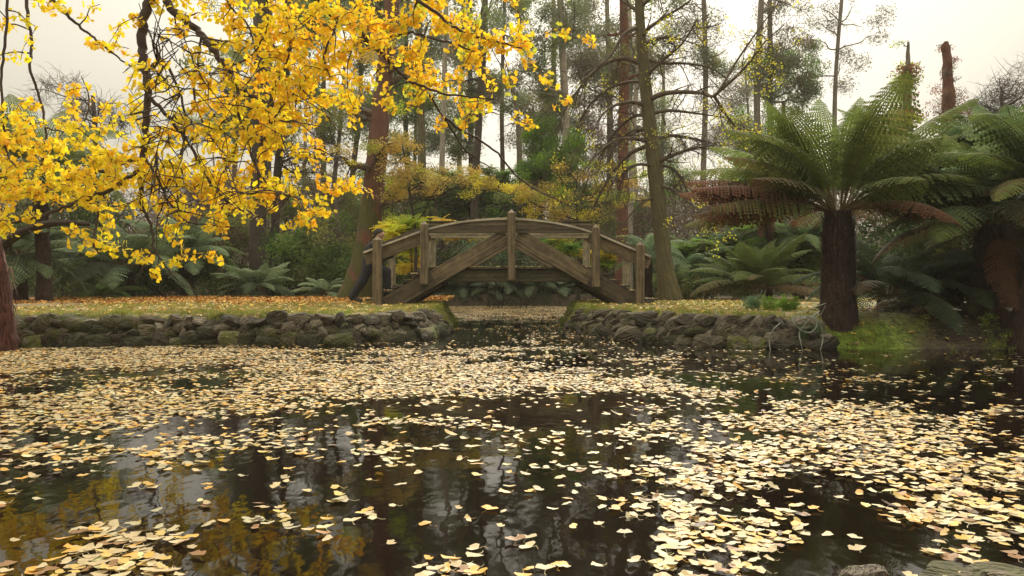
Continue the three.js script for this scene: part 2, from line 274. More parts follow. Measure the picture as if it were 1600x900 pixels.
  // leaves that have settled on the rails, steps and deck edge
  { const list = []; const put = (x, y, z) => list.push({ p: V(x, y, z), q: new THREE.Quaternion().setFromEuler(new THREE.Euler((R() - 0.5) * 0.5, R() * 6.28, (R() - 0.5) * 0.5)), s: 0.6 + R() * 0.5, c: vary(R() < 0.6 ? [0.6, 0.46, 0.2] : [0.55, 0.32, 0.08], R, 0.2) });
    for (let k = 0; k < 150; k++) put(X(665 + R() * 265), Y(416.2), zF - 0.16 - R() * R() * 1.5); for (let k = 0; k < 26; k++) { const p = arc[Math.floor(R() * arc.length)]; put(p.x, p.y + 0.024, p.z + (R() - 0.5) * 0.1); }
    for (const [px, py] of [[577, 468.5], [603, 455.5], [621, 447.2], [636, 438.5], [650, 428.5]]) for (const q of [px, 1598 - px]) for (let k = 0; k < 12; k++) put(X(q) + (R() - 0.5) * 0.22, Y(py) + 0.026, zF - 0.2 - R() * 1.4);
    BR.leaves = list; BR.t = t; BR.base = base; }
  board('sill', V(X(992), Y(473), zF - 0.12), V(X(1024), Y(472), zF - 0.12), 0.05, 0.12, M.woodDark);
}
// ---------------------------------------------------------------- stones: faceted boulders with worn corners
function stoneGeo(seed, angular, moss) {
  const R = rng(seed); let g = new THREE.IcosahedronGeometry(1, 2); g.deleteAttribute('uv'); g.deleteAttribute('normal'); g = mergeVertices(g, 1e-4);
  const P = g.attributes.position, v = V(), planes = Array.from({ length: angular ? 9 : 6 }, () => ({ n: rdir(R), d: angular ? 0.5 + R() * 0.25 : 0.72 + R() * 0.2 }));
  planes.push({ n: V((R() - 0.5) * 0.3, 1, (R() - 0.5) * 0.3).normalize(), d: 0.6 });
  const col = new Float32Array(P.count * 3), uv = new Float32Array(P.count * 2);
  for (let k = 0; k < P.count; k++) {
    v.fromBufferAttribute(P, k);
    for (const q of planes) { const e = v.dot(q.n) - q.d; if (e > 0) v.addScaledVector(q.n, -e * 0.93); }
    v.multiplyScalar(1 + 0.06 * N3(v.x * 3 + seed, v.y * 3, v.z * 3) + 0.04 * N3(v.x * 7 + seed, v.y * 7, v.z * 7));
    P.setXYZ(k, v.x / 0.72, v.y / 0.62, v.z / 0.72);
    uv[2 * k] = (v.x * 0.8 + v.z * 0.6) * 0.35 + seed * 0.13; uv[2 * k + 1] = (v.y + (v.x - v.z) * 0.3) * 0.35;
    const m = sstep(-0.05, 0.12, fbm(v.x * 1.4 + seed, v.y * 1.4, v.z * 1.4) + moss), c = mix3([1, 1, 1], [0.5, 0.62, 0.2], m), gy = 1 + 0.25 * N3(v.x * 5, v.y * 5, v.z * 5 + seed);
    for (let q = 0; q < 3; q++) col[3 * k + q] = c[q] * gy;
  }
  g.setAttribute('color', new THREE.BufferAttribute(col, 3)); g.setAttribute('uv', new THREE.BufferAttribute(uv, 2));
  if (angular) { g = toCreasedNormals(g, 0.42); } else g.computeVertexNormals();
  return g;
}
const stones = { ang: [0, 1, 2, 3, 4, 5, 6].map((k) => stoneGeo(40 + k, true, -0.55)), round: [0, 1, 2, 3].map((k) => stoneGeo(60 + k, true, -0.3)), moss: [0, 1, 2, 3].map((k) => stoneGeo(80 + k, false, 0.2)) };
const stMat = [[0.14, 0.11, 0.08], [0.10, 0.077, 0.052], [0.22, 0.187, 0.14], [0.065, 0.052, 0.037], [0.13, 0.107, 0.075]].map((c) => std(c, { map: T.stoneC, bumpMap: T.stoneB, bumpScale: 0.05, vertexColors: true, roughness: 0.95 }));
function shoreRun(x0, z0, x1, z1) {                          // a stretch of the shoreline between two points
  const near = (x, z) => { let b = 0, bd = 1e9; shore.forEach((p, k) => { const d = (p.x - x) ** 2 + (p.z - z) ** 2; if (d < bd) { bd = d; b = k; } }); return b; };
  let a = near(x0, z0), b = near(x1, z1); const out = []; if (a > b) [a, b] = [b, a];
  for (let k = a; k <= b; k++) out.push(shore[k]); return out;
}
function stoneWall(label, run, seed, pick) {
  const base = run[Math.floor(run.length / 2)].clone(); base.y = 0;
  const t = thing('stone_retaining_wall', label, 'stone wall', base), R = rng(seed), curve = new THREE.CatmullRomCurve3(run), L = curve.getLength();
  for (const [row, y, off, wMin, wMax, hMin, hMax] of [[0, 0.03, 0.03, 0.17, 0.38, 0.16, 0.25], [1, 0.13, 0.09, 0.09, 0.26, 0.09, 0.17], [2, 0.21, 0.14, 0.09, 0.26, 0.09, 0.17], [2, 0.29, 0.18, 0.1, 0.31, 0.08, 0.2]]) {
    for (let s = R() * 0.2; s < L;) {
      const w = lerp(wMin, wMax, R()), h = lerp(hMin, hMax, R()), u = Math.min(1, (s + w / 2) / L), p = curve.getPointAt(u), tg = curve.getTangentAt(u), n = V(-tg.z, 0, tg.x); if (landSide(p.x + n.x * 0.1, p.z + n.z * 0.1) < 0) n.negate();
      s += w * 0.86;
      const kind = pick(row, p, R); if (!kind) continue;
      const list = stones[kind], m = part(t, 'stone', list[Math.floor(R() * list.length)], stMat[row === 0 && R() < 0.7 ? 3 : Math.floor(R() * 5)]);
      m.position.copy(p).addScaledVector(n, off + (R() - 0.5) * 0.06 + 0.06).sub(base); m.position.y = y + (R() - 0.5) * 0.05;
      m.scale.set(w * 0.58, h * 0.58, (0.2 + R() * 0.12) * 0.62);
      m.rotation.set((R() - 0.5) * 0.35, Math.atan2(-tg.z, tg.x) + (R() - 0.5) * 0.4 + (R() < 0.5 ? Math.PI : 0), (R() - 0.5) * (kind === 'ang' ? 0.6 : 0.3));
    }
  }
  return t;
}
stoneWall('low dry stone wall edging the left bank in front of the path, mossy below', shoreRun(-7.2, -8.9, -1.12, -12.6), 5, (row, p, R) => row === 0 ? (R() < 0.75 ? 'moss' : 'round') : row === 1 ? (p.x < -3.4 ? (R() < 0.5 ? 'moss' : 'round') : R() < 0.5 ? 'ang' : 'moss') : (p.z < -11.4 && R() < 0.5) ? null : p.x < -4.6 ? (R() < 0.45 ? 'moss' : 'round') : R() < 0.75 ? 'ang' : 'round');
stoneWall('low stone wall edging the right bank, from mossy boulders at the bridge to angular blocks', shoreRun(1.02, -12.6, 4.0, -8.9), 9, (row, p, R) => row === 0 ? (R() < 0.5 ? 'moss' : 'round') : row === 1 ? (p.x < 1.9 ? (R() < 0.5 ? 'moss' : 'round') : R() < 0.8 ? 'ang' : 'moss') : p.x > 3.95 ? null : (p.z < -11.6 ? (R() < 0.4 ? 'round' : null) : p.x < 1.9 ? 'round' : R() < 0.85 ? 'ang' : 'round'));
// ---------------------------------------------------------------- grass, fallen leaves on the banks
const leafLitter = (() => { const mb = new MB(), c = mb.v(V(0, 0, 0)); const r = []; for (let k = 0; k <= 6; k++) { const a = -1.15 + k / 6 * 2.3, q = 0.05 * (k === 3 ? 0.85 : 1); r.push(mb.v(V(Math.sin(a) * q, 0.008 * Math.cos(k * 2.1), Math.cos(a) * q))); } for (let k = 0; k < 6; k++) mb.t(c, r[k], r[k + 1]); const g = mb.geo(); g.deleteAttribute('normal'); return g; })();
const tuft = (() => { const R = rng(3), mb = new MB(); for (let k = 0; k < 9; k++) { const a = R() * 6.28, x = (R() - 0.5) * 0.06, z = (R() - 0.5) * 0.06, h = 0.03 + R() * 0.035, w = 0.003, dx = Math.cos(a), dz = Math.sin(a), b = R() * 0.03; const p = mb.v(V(x - dz * w, 0, z + dx * w)), q = mb.v(V(x + dz * w, 0, z - dx * w)), e = mb.v(V(x + dx * b, h, z + dz * b)); mb.t(p, q, e); } const g = mb.geo(); g.deleteAttribute('normal'); return g; })();
function scatter(name, label, cat, geo, mat, n, seed, place) {
  const R = rng(seed), list = []; for (let k = 0; k < n; k++) { const o = place(R); if (o) list.push(o); }
  const m = instances(scene, name, geo, mat, list); m.userData = { kind: 'stuff', label, category: cat }; return m;
}
const yq = (R, tilt = 0) => new THREE.Quaternion().setFromEuler(new THREE.Euler((R() - 0.5) * tilt, R() * 6.28, (R() - 0.5) * tilt));
scatter('grass', 'short green and straw coloured grass on both banks', 'grass', tuft, M.leaf, 42000, 21, (R) => {
  const x = -8 + R() * 15, z = -8.9 - R() * 8, s = landSide(x, z); if (s < 0.24 || x > 4.75 + 0.3 * N3(x, z)) return;
  const n = fbm(x * 2.6, z * 2.6, 4.2) + 0.4 * fbm(x * 0.7, z * 0.7); const edge = sstep(0.9, 0.3, s);
  if (R() > clamp(0.35 - n * 0.9 + edge * 0.5)) return;
  return { p: V(x, height(x, z, s) - 0.003, z), q: yq(R, 0.3), s: 0.6 + R() * 0.6 + edge * 0.35, c: vary(R() < 0.42 ? [0.40, 0.30, 0.11] : [0.21, 0.26, 0.04], R, 0.3) };
});
instances(BR.t, 'fallen_leaves', leafLitter, M.dry, BR.leaves, BR.base);
scatter('moss_and_weeds', 'moss cushions and small weeds spilling over the stone edging', 'moss', tuft, M.leaf, 30000, 27, (R) => {
  const p = shore[Math.floor(R() * shore.length)], x = p.x + (R() - 0.5) * 0.5, z = p.z + (R() - 0.5) * 0.5, s = landSide(x, z); if (z > -8 || z < -16 || Math.abs(x) > 7.5 || s < 0.0 || s > 0.3) return;
  const n = fbm(x * 2.2, z * 2.2, 6.6) + (z < -11 ? 0.35 : 0); if (R() > sstep(0.0, 0.45, n)) return; const y = 0.03 + sstep(0, 0.26, s) * 0.36 + (R() - 0.5) * 0.06;
  return { p: V(x, y, z), q: yq(R, 1.6), s: 0.6 + R() * 0.9, c: vary(R() < 0.5 ? [0.15, 0.20, 0.025] : [0.24, 0.25, 0.04], R, 0.3) };
});
scatter('fallen_leaves', 'drift of orange fallen leaves along the path under the ferns on the left', 'leaves', leafLitter, M.dry, 26000, 22, (R) => {
  const x = -11 + R() * 9.4, d = 13.8 + R() * 6.2, n = fbm(x * 1.2, d * 1.2, 2); if (R() > sstep(14.2, 16.8, d + n * 1.2) * sstep(20.8, 19.5, d + n)) return;
  return { p: V(x, height(x, -d, 3) + 0.006 + R() * 0.05 * sstep(15.5, 18, d), -d), q: yq(R, 1.1), s: 0.9 + R() * 0.6, c: vary(R() < 0.25 ? [0.5, 0.36, 0.12] : R() < 0.3 ? [0.28, 0.11, 0.04] : [0.55, 0.27, 0.06], R, 0.2) };
});
scatter('scattered_leaves', 'pale yellow leaves strewn over the grass of both banks', 'leaves', leafLitter, M.dry, 12000, 23, (R) => {
  const x = -8 + R() * 14, d = 9 + R() * 9, s = landSide(x, -d); if (s < 0.25) return; const right = x > 0 ? 1 : 0.85; if (R() > right * (0.35 + 0.65 * sstep(15.5, 16.5, d))) return;
  return { p: V(x, height(x, -d, s) + 0.015 + R() * 0.02, -d), q: yq(R, 0.7), s: 0.55 + R() * 0.5, c: vary(R() < (x > 0 ? 0.55 : 0.3) ? [0.62, 0.5, 0.26] : R() < 0.5 ? [0.6, 0.42, 0.10] : [0.42, 0.22, 0.07], R, 0.2) };
});
// ---------------------------------------------------------------- leaf sprays shared by crowns and shrubs
function sprayGeo(seed, n, R0, leaf, opts = {}) {
  const R = rng(seed), mb = new MB();
  for (let k = 0; k < n; k++) {
    const c = rdir(R).multiplyScalar(R0 * Math.cbrt(R())); if (opts.flat) c.y *= opts.flat;
    const d = rdir(R); d.y -= opts.droop ?? 0.2; d.normalize(); const w = V().crossVectors(d, rdir(R)).normalize(), up = V().crossVectors(w, d);
    const l = leaf[0] * (0.7 + R() * 0.6), q = leaf[1] * 0.5 * (0.7 + R() * 0.6);
    const a = mb.v(c), e = mb.v(c.clone().addScaledVector(d, l)), m1 = mb.v(c.clone().addScaledVector(d, l * 0.45).addScaledVector(w, q).addScaledVector(up, q * 0.35)), m2 = mb.v(c.clone().addScaledVector(d, l * 0.45).addScaledVector(w, -q).addScaledVector(up, q * 0.35));
    mb.t(a, m1, e); mb.t(a, e, m2);
  }
  const g = mb.geo(); g.deleteAttribute('normal'); return g;
}
function twigGeo(seed, n, L) {
  const R = rng(seed), mb = new MB();
  for (let k = 0; k < n; k++) { let p = V((R() - 0.5) * L * 0.5, (R() - 0.5) * L * 0.5, (R() - 0.5) * L * 0.5), d = rdir(R); const pts = [p.clone()]; for (let s = 0; s < 3; s++) { d.addScaledVector(rdir(R), 0.45).normalize(); p = p.clone().addScaledVector(d, L / 3 * (0.6 + R() * 0.6)); pts.push(p); } tube(mb, pts, [0.007, 0.006, 0.004, 0.002], 3, { cap: false }); }
  return mb.geo();
}
function pinnateGeo(seed, L = 0.34, pairs = 6) {
  const R = rng(seed), mb = new MB();
  for (let f = 0; f < 4; f++) { const az = f * 1.6 + R(), el = 0.5 - R() * 0.9; for (let k = 0; k < pairs; k++) for (const s of [-1, 1]) { const t = (k + 0.6) / pairs, r = t * L, y = Math.sin(el) * r - t * t * 0.12, p = V(Math.cos(az) * r, y, Math.sin(az) * r), o = V(-Math.sin(az) * s, -0.35, Math.cos(az) * s), l = 0.11 * (1 - 0.4 * t), w = 0.022, ax = V(Math.cos(az), 0, Math.sin(az)); const a = mb.v(p), e = mb.v(p.clone().addScaledVector(o, l).addScaledVector(ax, l * 0.4)), b = mb.v(p.clone().addScaledVector(o, l * 0.5).addScaledVector(ax, w + l * 0.2)), c = mb.v(p.clone().addScaledVector(o, l * 0.5).addScaledVector(ax, -w + l * 0.2)); mb.t(a, b, e); mb.t(a, e, c); } }
  const g = mb.geo(); g.deleteAttribute('normal'); return g;
}
const spray = { gum: [1, 2, 3].map((k) => sprayGeo(k, 16, 0.36, [0.15, 0.034], { droop: 0.7 })), broad: [4, 5, 6].map((k) => sprayGeo(k, 16, 0.28, [0.1, 0.055])), fine: [7, 8].map((k) => sprayGeo(k, 15, 0.26, [0.06, 0.045], { flat: 0.4 })), needle: [9, 10].map((k) => sprayGeo(k, 26, 0.26, [0.13, 0.018], { flat: 0.6, droop: 0.4 })), twig: [11, 12].map((k) => twigGeo(k, 9, 0.75)), pinnate: [13, 14].map((k) => pinnateGeo(k)) };
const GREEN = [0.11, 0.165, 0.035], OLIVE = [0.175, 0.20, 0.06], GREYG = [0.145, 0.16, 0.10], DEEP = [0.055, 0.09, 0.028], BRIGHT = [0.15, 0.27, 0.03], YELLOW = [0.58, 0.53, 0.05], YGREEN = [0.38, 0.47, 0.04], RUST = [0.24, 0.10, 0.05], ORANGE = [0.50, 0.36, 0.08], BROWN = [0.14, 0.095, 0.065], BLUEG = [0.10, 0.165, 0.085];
// sprays gathered in uneven clumps inside ellipsoids {c, r:[x,y,z], n, clumps}
function clumps(R, blobs, colors, { size = [0.7, 1.3], shell = 0.45, clump = 0.32 } = {}) {
  const list = [];
  for (const b of blobs) {
    const k = b.clumps ?? Math.max(3, Math.round(b.n / 14)), cs = Array.from({ length: k }, () => { const d = rdir(R), q = Math.pow(R(), shell); return { o: V(d.x * b.r[0] * q, d.y * b.r[1] * q, d.z * b.r[2] * q), c: vary(colors[Math.floor(R() * colors.length)], R, 0.22) }; });
    const m = (b.r[0] + b.r[1] + b.r[2]) / 3 * clump;
    for (let j = 0; j < b.n; j++) { const q = cs[Math.floor(R() * k)], o = rdir(R).multiplyScalar(m * Math.cbrt(R())); o.y *= 0.6; list.push({ p: b.c.clone().add(q.o).add(o), q: new THREE.Quaternion().setFromUnitVectors(V(0, 1, 0), V((R() - 0.5), 1, (R() - 0.5)).normalize()).multiply(new THREE.Quaternion().setFromAxisAngle(V(0, 1, 0), R() * 6.28)), s: lerp(size[0], size[1], R()) * (b.s ?? 1), c: vary(q.c, R, 0.15) }); }
  }
  return list;
}
function wander(R, a, b, n, amp) { const out = []; const L = a.distanceTo(b); for (let k = 0; k <= n; k++) { const t = k / n, p = a.clone().lerp(b, t); if (k && k < n) p.add(rdir(R).multiplyScalar(L * amp)); out.push(p); } return smooth(out, n * 3); }
// a limb of its own with finer wood merged into it
function limb(parent, base, R, pts, r0, r1, mat, { twigs = 6, tl = 0.9, name = 'branch', droop = 0.15, sides = 5, levels = 1 } = {}) {
  const mb = new MB(), P = smooth(pts, Math.max(6, pts.length * 4)), rr = smoothR([r0, r1], P.length - 1), tips = [P.at(-1)];
  tube(mb, P, rr, sides);
  const sub = (pp, ra, n, len, lv) => { for (let k = 0; k < n; k++) {
    const f = 0.18 + 0.8 * (k + R() * 0.7) / n, i = Math.min(pp.length - 2, Math.floor(f * (pp.length - 1))), p = pp[i], T_ = pp[i + 1].clone().sub(p).normalize(), d = rdir(R).addScaledVector(T_, 0.9); d.y -= droop; d.normalize();
    const l = len * (0.5 + R() * 0.7), q = [p]; let e = p; for (let s = 0; s < 3; s++) { d.addScaledVector(rdir(R), 0.3); d.y -= droop * 0.6; d.normalize(); e = e.clone().addScaledVector(d, l / 3); q.push(e); }
    const sq = smooth(q, 5), r = Math.max(0.004, ra[i] * 0.45); tube(mb, sq, smoothR([r, 0.003], 5), lv ? 3 : 4, { cap: false }); tips.push(e, q[2]);
    if (lv > 0) sub(sq, smoothR([r, 0.003], 5), 3, len * 0.5, lv - 1);
  } };
  sub(P, rr, twigs, tl, levels);
  part(parent, name, mb.geo(base), mat); return tips;
}
const plantAt = (px, py, d) => { const p = at(px, py, d); p.y = height(p.x, p.z); return p; };
let treeSeed = 100;
// a tree given by the pixels of its trunk at depth d; blobs: crown parts [px, py, rx px, ry px, sprays, depth offset]
function tree({ name = 'forest_tree', label, group, cat = 'tree', d, trunk, w, mat = M.barkGrey, blobs = [], colors = [GREYG], kind = 'gum', limbs = 6, size, tr = M.leafThin, clumpN, lump = 0.12, clump = 0.32, twiggy = 0, shell = 0.45, col }) {
  const R = rng(++treeSeed), s = d / F, base = plantAt(trunk[0][0], trunk[0][1], d), t = thing(name, label, cat, base, group);
  const pts = trunk.map(([x, y, o = 0]) => at(x, y, d + o)); pts[0].y = base.y - 0.15;
  const n = trunk.length * 6, P = smooth(pts, n), rr = smoothR(w.map((q) => q / 2 * s), n);
  const mb = new MB(); tube(mb, P, rr, w[0] * s > 0.25 ? 14 : 8, { lump, seed: treeSeed, col }); part(t, 'trunk', mb.geo(base), mat);
  const bl = blobs.map(([px, py, rx, ry, k, o = 0]) => ({ c: at(px, py, d + o), r: [rx * s, ry * s, (rx + ry) / 2 * s], n: k, clumps: clumpN }));
  const foliage = [];
  bl.forEach((b, k) => {
    for (let j = 0; j < Math.max(1, Math.round(limbs / bl.length)); j++) {
      const i = clamp(Math.floor((0.35 + R() * 0.6) * n), 1, n - 1); let best = i, bd = 1e9; for (let q = 1; q < n; q++) { const e = P[q].distanceTo(b.c) + (P[q].y > b.c.y ? 0.8 : 0) + R() * b.r[0]; if (e < bd) { bd = e; best = q; } }
      const dd = rdir(R), end = b.c.clone().add(V(dd.x * b.r[0] * 0.8, dd.y * b.r[1] * 0.8, dd.z * b.r[2] * 0.8));
      const tips = limb(t, base, R, wander(R, P[best], end, 4, 0.06), Math.max(0.012, rr[best] * 0.45), 0.008, col ? M.barkBrown : mat, { twigs: 6, tl: Math.min(1.6, b.r[0] * 0.7), levels: 1, name: 'limb' });
      if (twiggy) for (const q of tips) for (let e = 0; e < twiggy; e++) foliage.push(q.clone().add(rdir(R).multiplyScalar(0.25)));
    }
  });
  if (kind) { const g = spray[kind]; const list = clumps(R, bl, colors, { size: size ?? [0.8, 1.5], clump, shell }); for (const q of foliage) list.push({ p: q, q: quatY(rdir(R), 0), s: lerp(...(size ?? [0.8, 1.5]), R()), c: vary(colors[Math.floor(R() * colors.length)], R, 0.25) }); if (list.length) instances(t, 'crown', g[treeSeed % g.length], kind === 'twig' ? M.dry : tr, list, base); }
  return t;
}
function shrub({ name = 'shrub', label, group, cat = 'shrub', d, px, py, rx, ry, n, colors, kind = 'broad', size = [0.7, 1.2], base: by = 465, stems = 5, clumpN, extra = [], shell = 0.5, clump = 0.32 }) {
  const R = rng(++treeSeed), s = d / F, c = at(px, py, d), base = plantAt(px, by, d), t = thing(name, label, cat, base, group), bl = [{ c, r: [rx * s, ry * s, Math.min(rx, ry * 1.3) * s], n, clumps: clumpN }, ...extra.map(([x, y, a, b, k]) => ({ c: at(x, y, d), r: [a * s, b * s, Math.min(a, b) * s], n: k }))];
  for (let k = 0; k < stems; k++) { const b = bl[k % bl.length], dd = rdir(R), e = b.c.clone().add(V(dd.x * b.r[0] * 0.7, Math.abs(dd.y) * b.r[1] * 0.6, dd.z * b.r[2] * 0.7)), a = base.clone().add(V((R() - 0.5) * 0.3, -0.05, (R() - 0.5) * 0.3)); limb(t, base, R, wander(R, a, e, 3, 0.06), 0.022, 0.006, M.barkDark, { twigs: 5, tl: 0.5, levels: 0, name: 'stem' }); }
  const g = spray[kind]; instances(t, 'foliage', g[treeSeed % g.length], kind === 'twig' ? M.dry : M.leaf, clumps(R, bl, colors, { size, shell, clump }), base); return t;
}
// ---------------------------------------------------------------- fern fronds
function frondGeo(L, el, curve, R, cA, cB, { pairs = 34, N = 7, W = 0.2, stalk = 0.14, droop = 0.5, dryTip = 0 } = {}) {
  const mb = new MB(), steps = pairs + 2, pts = [], tan = []; let p = V(); const yaw = (R() - 0.5) * 0.5;
  for (let k = 0; k <= steps; k++) { const t = k / steps, a = el - curve * Math.pow(t, 1.25), y = yaw * t * t; const T_ = V(Math.cos(a) * Math.cos(y), Math.sin(a), Math.cos(a) * Math.sin(y)); pts.push(p.clone()); tan.push(T_); p = p.clone().addScaledVector(T_, L / steps); }
  const rc = mix3(cA, [0.14, 0.085, 0.04], 0.75);
  tube(mb, pts.filter((_, k) => k % 4 === 0 || k === steps), pts.filter((_, k) => k % 4 === 0 || k === steps).map((_, k, a) => lerp(0.013, 0.002, k / (a.length - 1)) * Math.sqrt(L / 2)), 4, { cap: false, col: rc });
  const side0 = V(0, 0, 1);
  for (let k = Math.ceil(stalk * steps); k <= steps; k++) {
    const t = k / steps, u = (t - stalk) / (1 - stalk), prof = Math.pow(Math.sin(Math.PI * Math.pow(clamp(u * 0.96 + 0.035), 0.72)), 0.8), len = L * W * prof * (0.92 + R() * 0.16); if (len < 0.01) continue;
    const T_ = tan[k], S = side0.clone().addScaledVector(T_, -side0.dot(T_)).normalize(), U = V().crossVectors(S, T_).normalize(), sp = L / steps;
    for (const s of [-1, 1]) {
      const fw = 0.22 + 0.25 * u + (R() - 0.5) * 0.08, dr = droop * (0.6 + R() * 0.5), c = vary(mix3(cA, cB, clamp(u * 0.8 + (R() - 0.5) * 0.5 + dryTip)), R, 0.16), q = [];
      for (let j = 0; j <= N; j++) { const v = j / N, x = len * v; q.push(pts[k].clone().addScaledVector(S, s * x * (1 - 0.12 * v)).addScaledVector(T_, fw * x).addScaledVector(U, -dr * x * v * 0.75)); }
      const wid = sp * 1.0, ax = V();
      for (let j = 0; j < N; j++) {
        const v = (j + 0.5) / N, w = wid * (1 - 0.55 * v) * (j === 0 ? 0.75 : 1); ax.copy(q[j + 1]).sub(q[j]).normalize();
        const m = q[j].clone().lerp(q[j + 1], 0.75); const P = V().copy(T_).addScaledVector(ax, -T_.dot(ax)).normalize();
        const a = mb.v(q[j], 0, 0, c, U), b = mb.v(q[j + 1], 0, 0, c, U), e = mb.v(m.clone().addScaledVector(P, w).addScaledVector(U, -w * 0.25), 0, 0, c, U), f = mb.v(m.clone().addScaledVector(P, -w).addScaledVector(U, -w * 0.25), 0, 0, c, U);
        mb.t(a, b, e); mb.t(b, a, f);
      }
    }
  }
  const g = mb.geo(); g.deleteAttribute('normal'); return g;
}
const FG = [0.10, 0.13, 0.03], FG2 = [0.15, 0.20, 0.04], FB = [0.14, 0.062, 0.036], FD = [0.05, 0.075, 0.034], FP = [0.20, 0.27, 0.14];
// fronds given as [azimuth deg (0 = right, 90 = away), elevation deg, length, curve rad, colourA, colourB]; the rest at random
function fern({ name = 'tree_fern', label, group, d, crown, foot, r = [0.2, 0.16], n = 30, L = 2, list = [], cA = FG, cB = FG2, low = FB, pairs = 34, N = 7, W = 0.2, elev = [10, 80], bend = [0.9, 1.7], trunkMat = M.fibre, sd = 0, droop = 0.5, stalk = 0.14, skirt = 0, lowAt = 25 }) {
  const R = rng(++treeSeed + sd * 1000), c = at(crown[0], crown[1], d), base = plantAt(foot[0], foot[1], d), t = thing(name, label, 'fern', base, group);
  if (c.y - base.y > 0.35) {
    const P = smooth([base.clone().add(V(0, -0.2, 0)), base.clone().lerp(c, 0.35).add(V((R() - 0.5) * 0.08, 0, 0)), base.clone().lerp(c, 0.7), c], 26), mb = new MB(); tube(mb, P, smoothR([r[0] * 1.25, r[0], r[0] * 0.95, r[1], r[1] * 0.8], 26), 22, { lump: 0.1, seed: treeSeed }); part(t, 'trunk', mb.geo(base), trunkMat);
    const fb = new MB(), H = c.y - base.y, k0 = Math.min(1500, Math.round(H * r[0] * 4200));
    for (let k = 0; k < k0; k++) { const f = R(), p = P[Math.floor(f * 25)], a = R() * 6.283, rad = lerp(r[0], r[1], f) * (f < 0.12 ? 1.2 : 1), o = V(Math.cos(a), 0, Math.sin(a)), l = 0.05 + R() * 0.09, up = R() < 0.75 ? 1 : -1, w = 0.006 + R() * 0.012, sd_ = V(-o.z, 0, o.x); const q = p.clone().addScaledVector(o, rad * 0.96); q.y += (R() - 0.5) * 0.1; const e = q.clone().addScaledVector(o, 0.03 + R() * 0.05); e.y += l * up; const i0 = fb.v(q.clone().addScaledVector(sd_, w)), i1 = fb.v(q.clone().addScaledVector(sd_, -w)), i2 = fb.v(e); fb.t(i0, i1, i2); }
    const g = fb.geo(base); g.deleteAttribute('normal'); part(t, 'frond_stubs', g, M.fibre, true);
  }
  const all = list.slice();
  for (let k = 0; k < n; k++) { const f = (k + 0.5) / n, el = lerp(elev[0], elev[1], Math.pow(f, 0.85)) + (R() - 0.5) * 12; all.push([k * 137.5 + R() * 40, el, L * (0.8 + R() * 0.3) * (el > 65 ? 0.85 : 1), lerp(bend[0], bend[1], R()) * (el > 60 ? 0.85 : 1), el < lowAt && R() < 0.75 ? low : R() < 0.5 ? cA : cB, el < lowAt + 15 && R() < 0.5 ? low : cB]); }
  for (let k = 0; k < skirt; k++) all.push([R() * 360, -35 - R() * 40, L * (0.5 + R() * 0.3), 0.5, FB, [0.12, 0.06, 0.04]]);
  for (const [az, el, l, cu, a, b] of all) {
    const g = frondGeo(l, el * Math.PI / 180, cu, R, a, b, { pairs, N, W, droop, stalk }), m = part(t, 'frond', g, M.fern); m.rotation.order = 'YXZ'; m.rotation.x = (R() - 0.5) * 0.5;
    m.position.copy(c).sub(base); m.position.add(V(Math.cos(az * Math.PI / 180) * r[1] * 0.5, 0, -Math.sin(az * Math.PI / 180) * r[1] * 0.5)); m.rotation.y = az * Math.PI / 180; 
  }
  return t;
}
// ---------------------------------------------------------------- far wood and undergrowth
scatter('distant_wood', 'hazy mass of far woodland behind the garden', 'woodland', spray.gum[0], M.leafThin, 9000, 31, (R) => {
  const d = 58 + R() * 34, px = -150 + R() * 1900, x = (px - 800) / F * d, open = px > 1250 ? 0.5 : px < 280 ? 0.65 : 1, top = (9 + 5 * fbm(px * 0.006, 1.7) + 4 * N3(px * 0.03, d * 0.1)) * open, y = 1 + Math.pow(R(), 1.2) * top; if (y > top) return;
  return { p: V(x, y, -d), q: quatY(rdir(R), 0), s: 2.2 + R() * 2.4, c: vary(R() < 0.45 ? OLIVE : R() < 0.3 ? BROWN : GREYG, R, 0.25) };
});
scatter('undergrowth', 'tangled brown and olive undergrowth between the trees', 'undergrowth', spray.broad[0], M.leaf, 9000, 32, (R) => {
  const d = 22.5 + R() * 24, px = -60 + R() * 1720, x = (px - 800) / F * d; if (landSide(x, -d) < 0.3) return; const h = (0.5 + 0.9 * clamp(0.5 + fbm(x * 0.3, d * 0.3, 7)) + (d > 30 ? 1.6 : 0)), y = height(x, -d) + R() * h;
  return { p: V(x, y, -d), q: quatY(rdir(R), 0), s: 0.8 + R() * 1.0, c: vary(R() < 0.35 ? DEEP : R() < 0.45 ? BROWN : OLIVE, R, 0.25) };
});
scatter('brushwood', 'thicket of bare brown twigs behind the shrubs', 'brushwood', spray.twig[0], M.dry, 2600, 33, (R) => {
  const d = 23 + R() * 22, px = 0 + R() * 1650, x = (px - 800) / F * d; if (landSide(x, -d) < 0.3) return;
  return { p: V(x, height(x, -d) + 0.4 + R() * (2.2 + d * 0.05), -d), q: quatY(rdir(R), 0), s: 1.2 + R() * 1.4, c: vary([0.13, 0.09, 0.07], R, 0.3) };
});
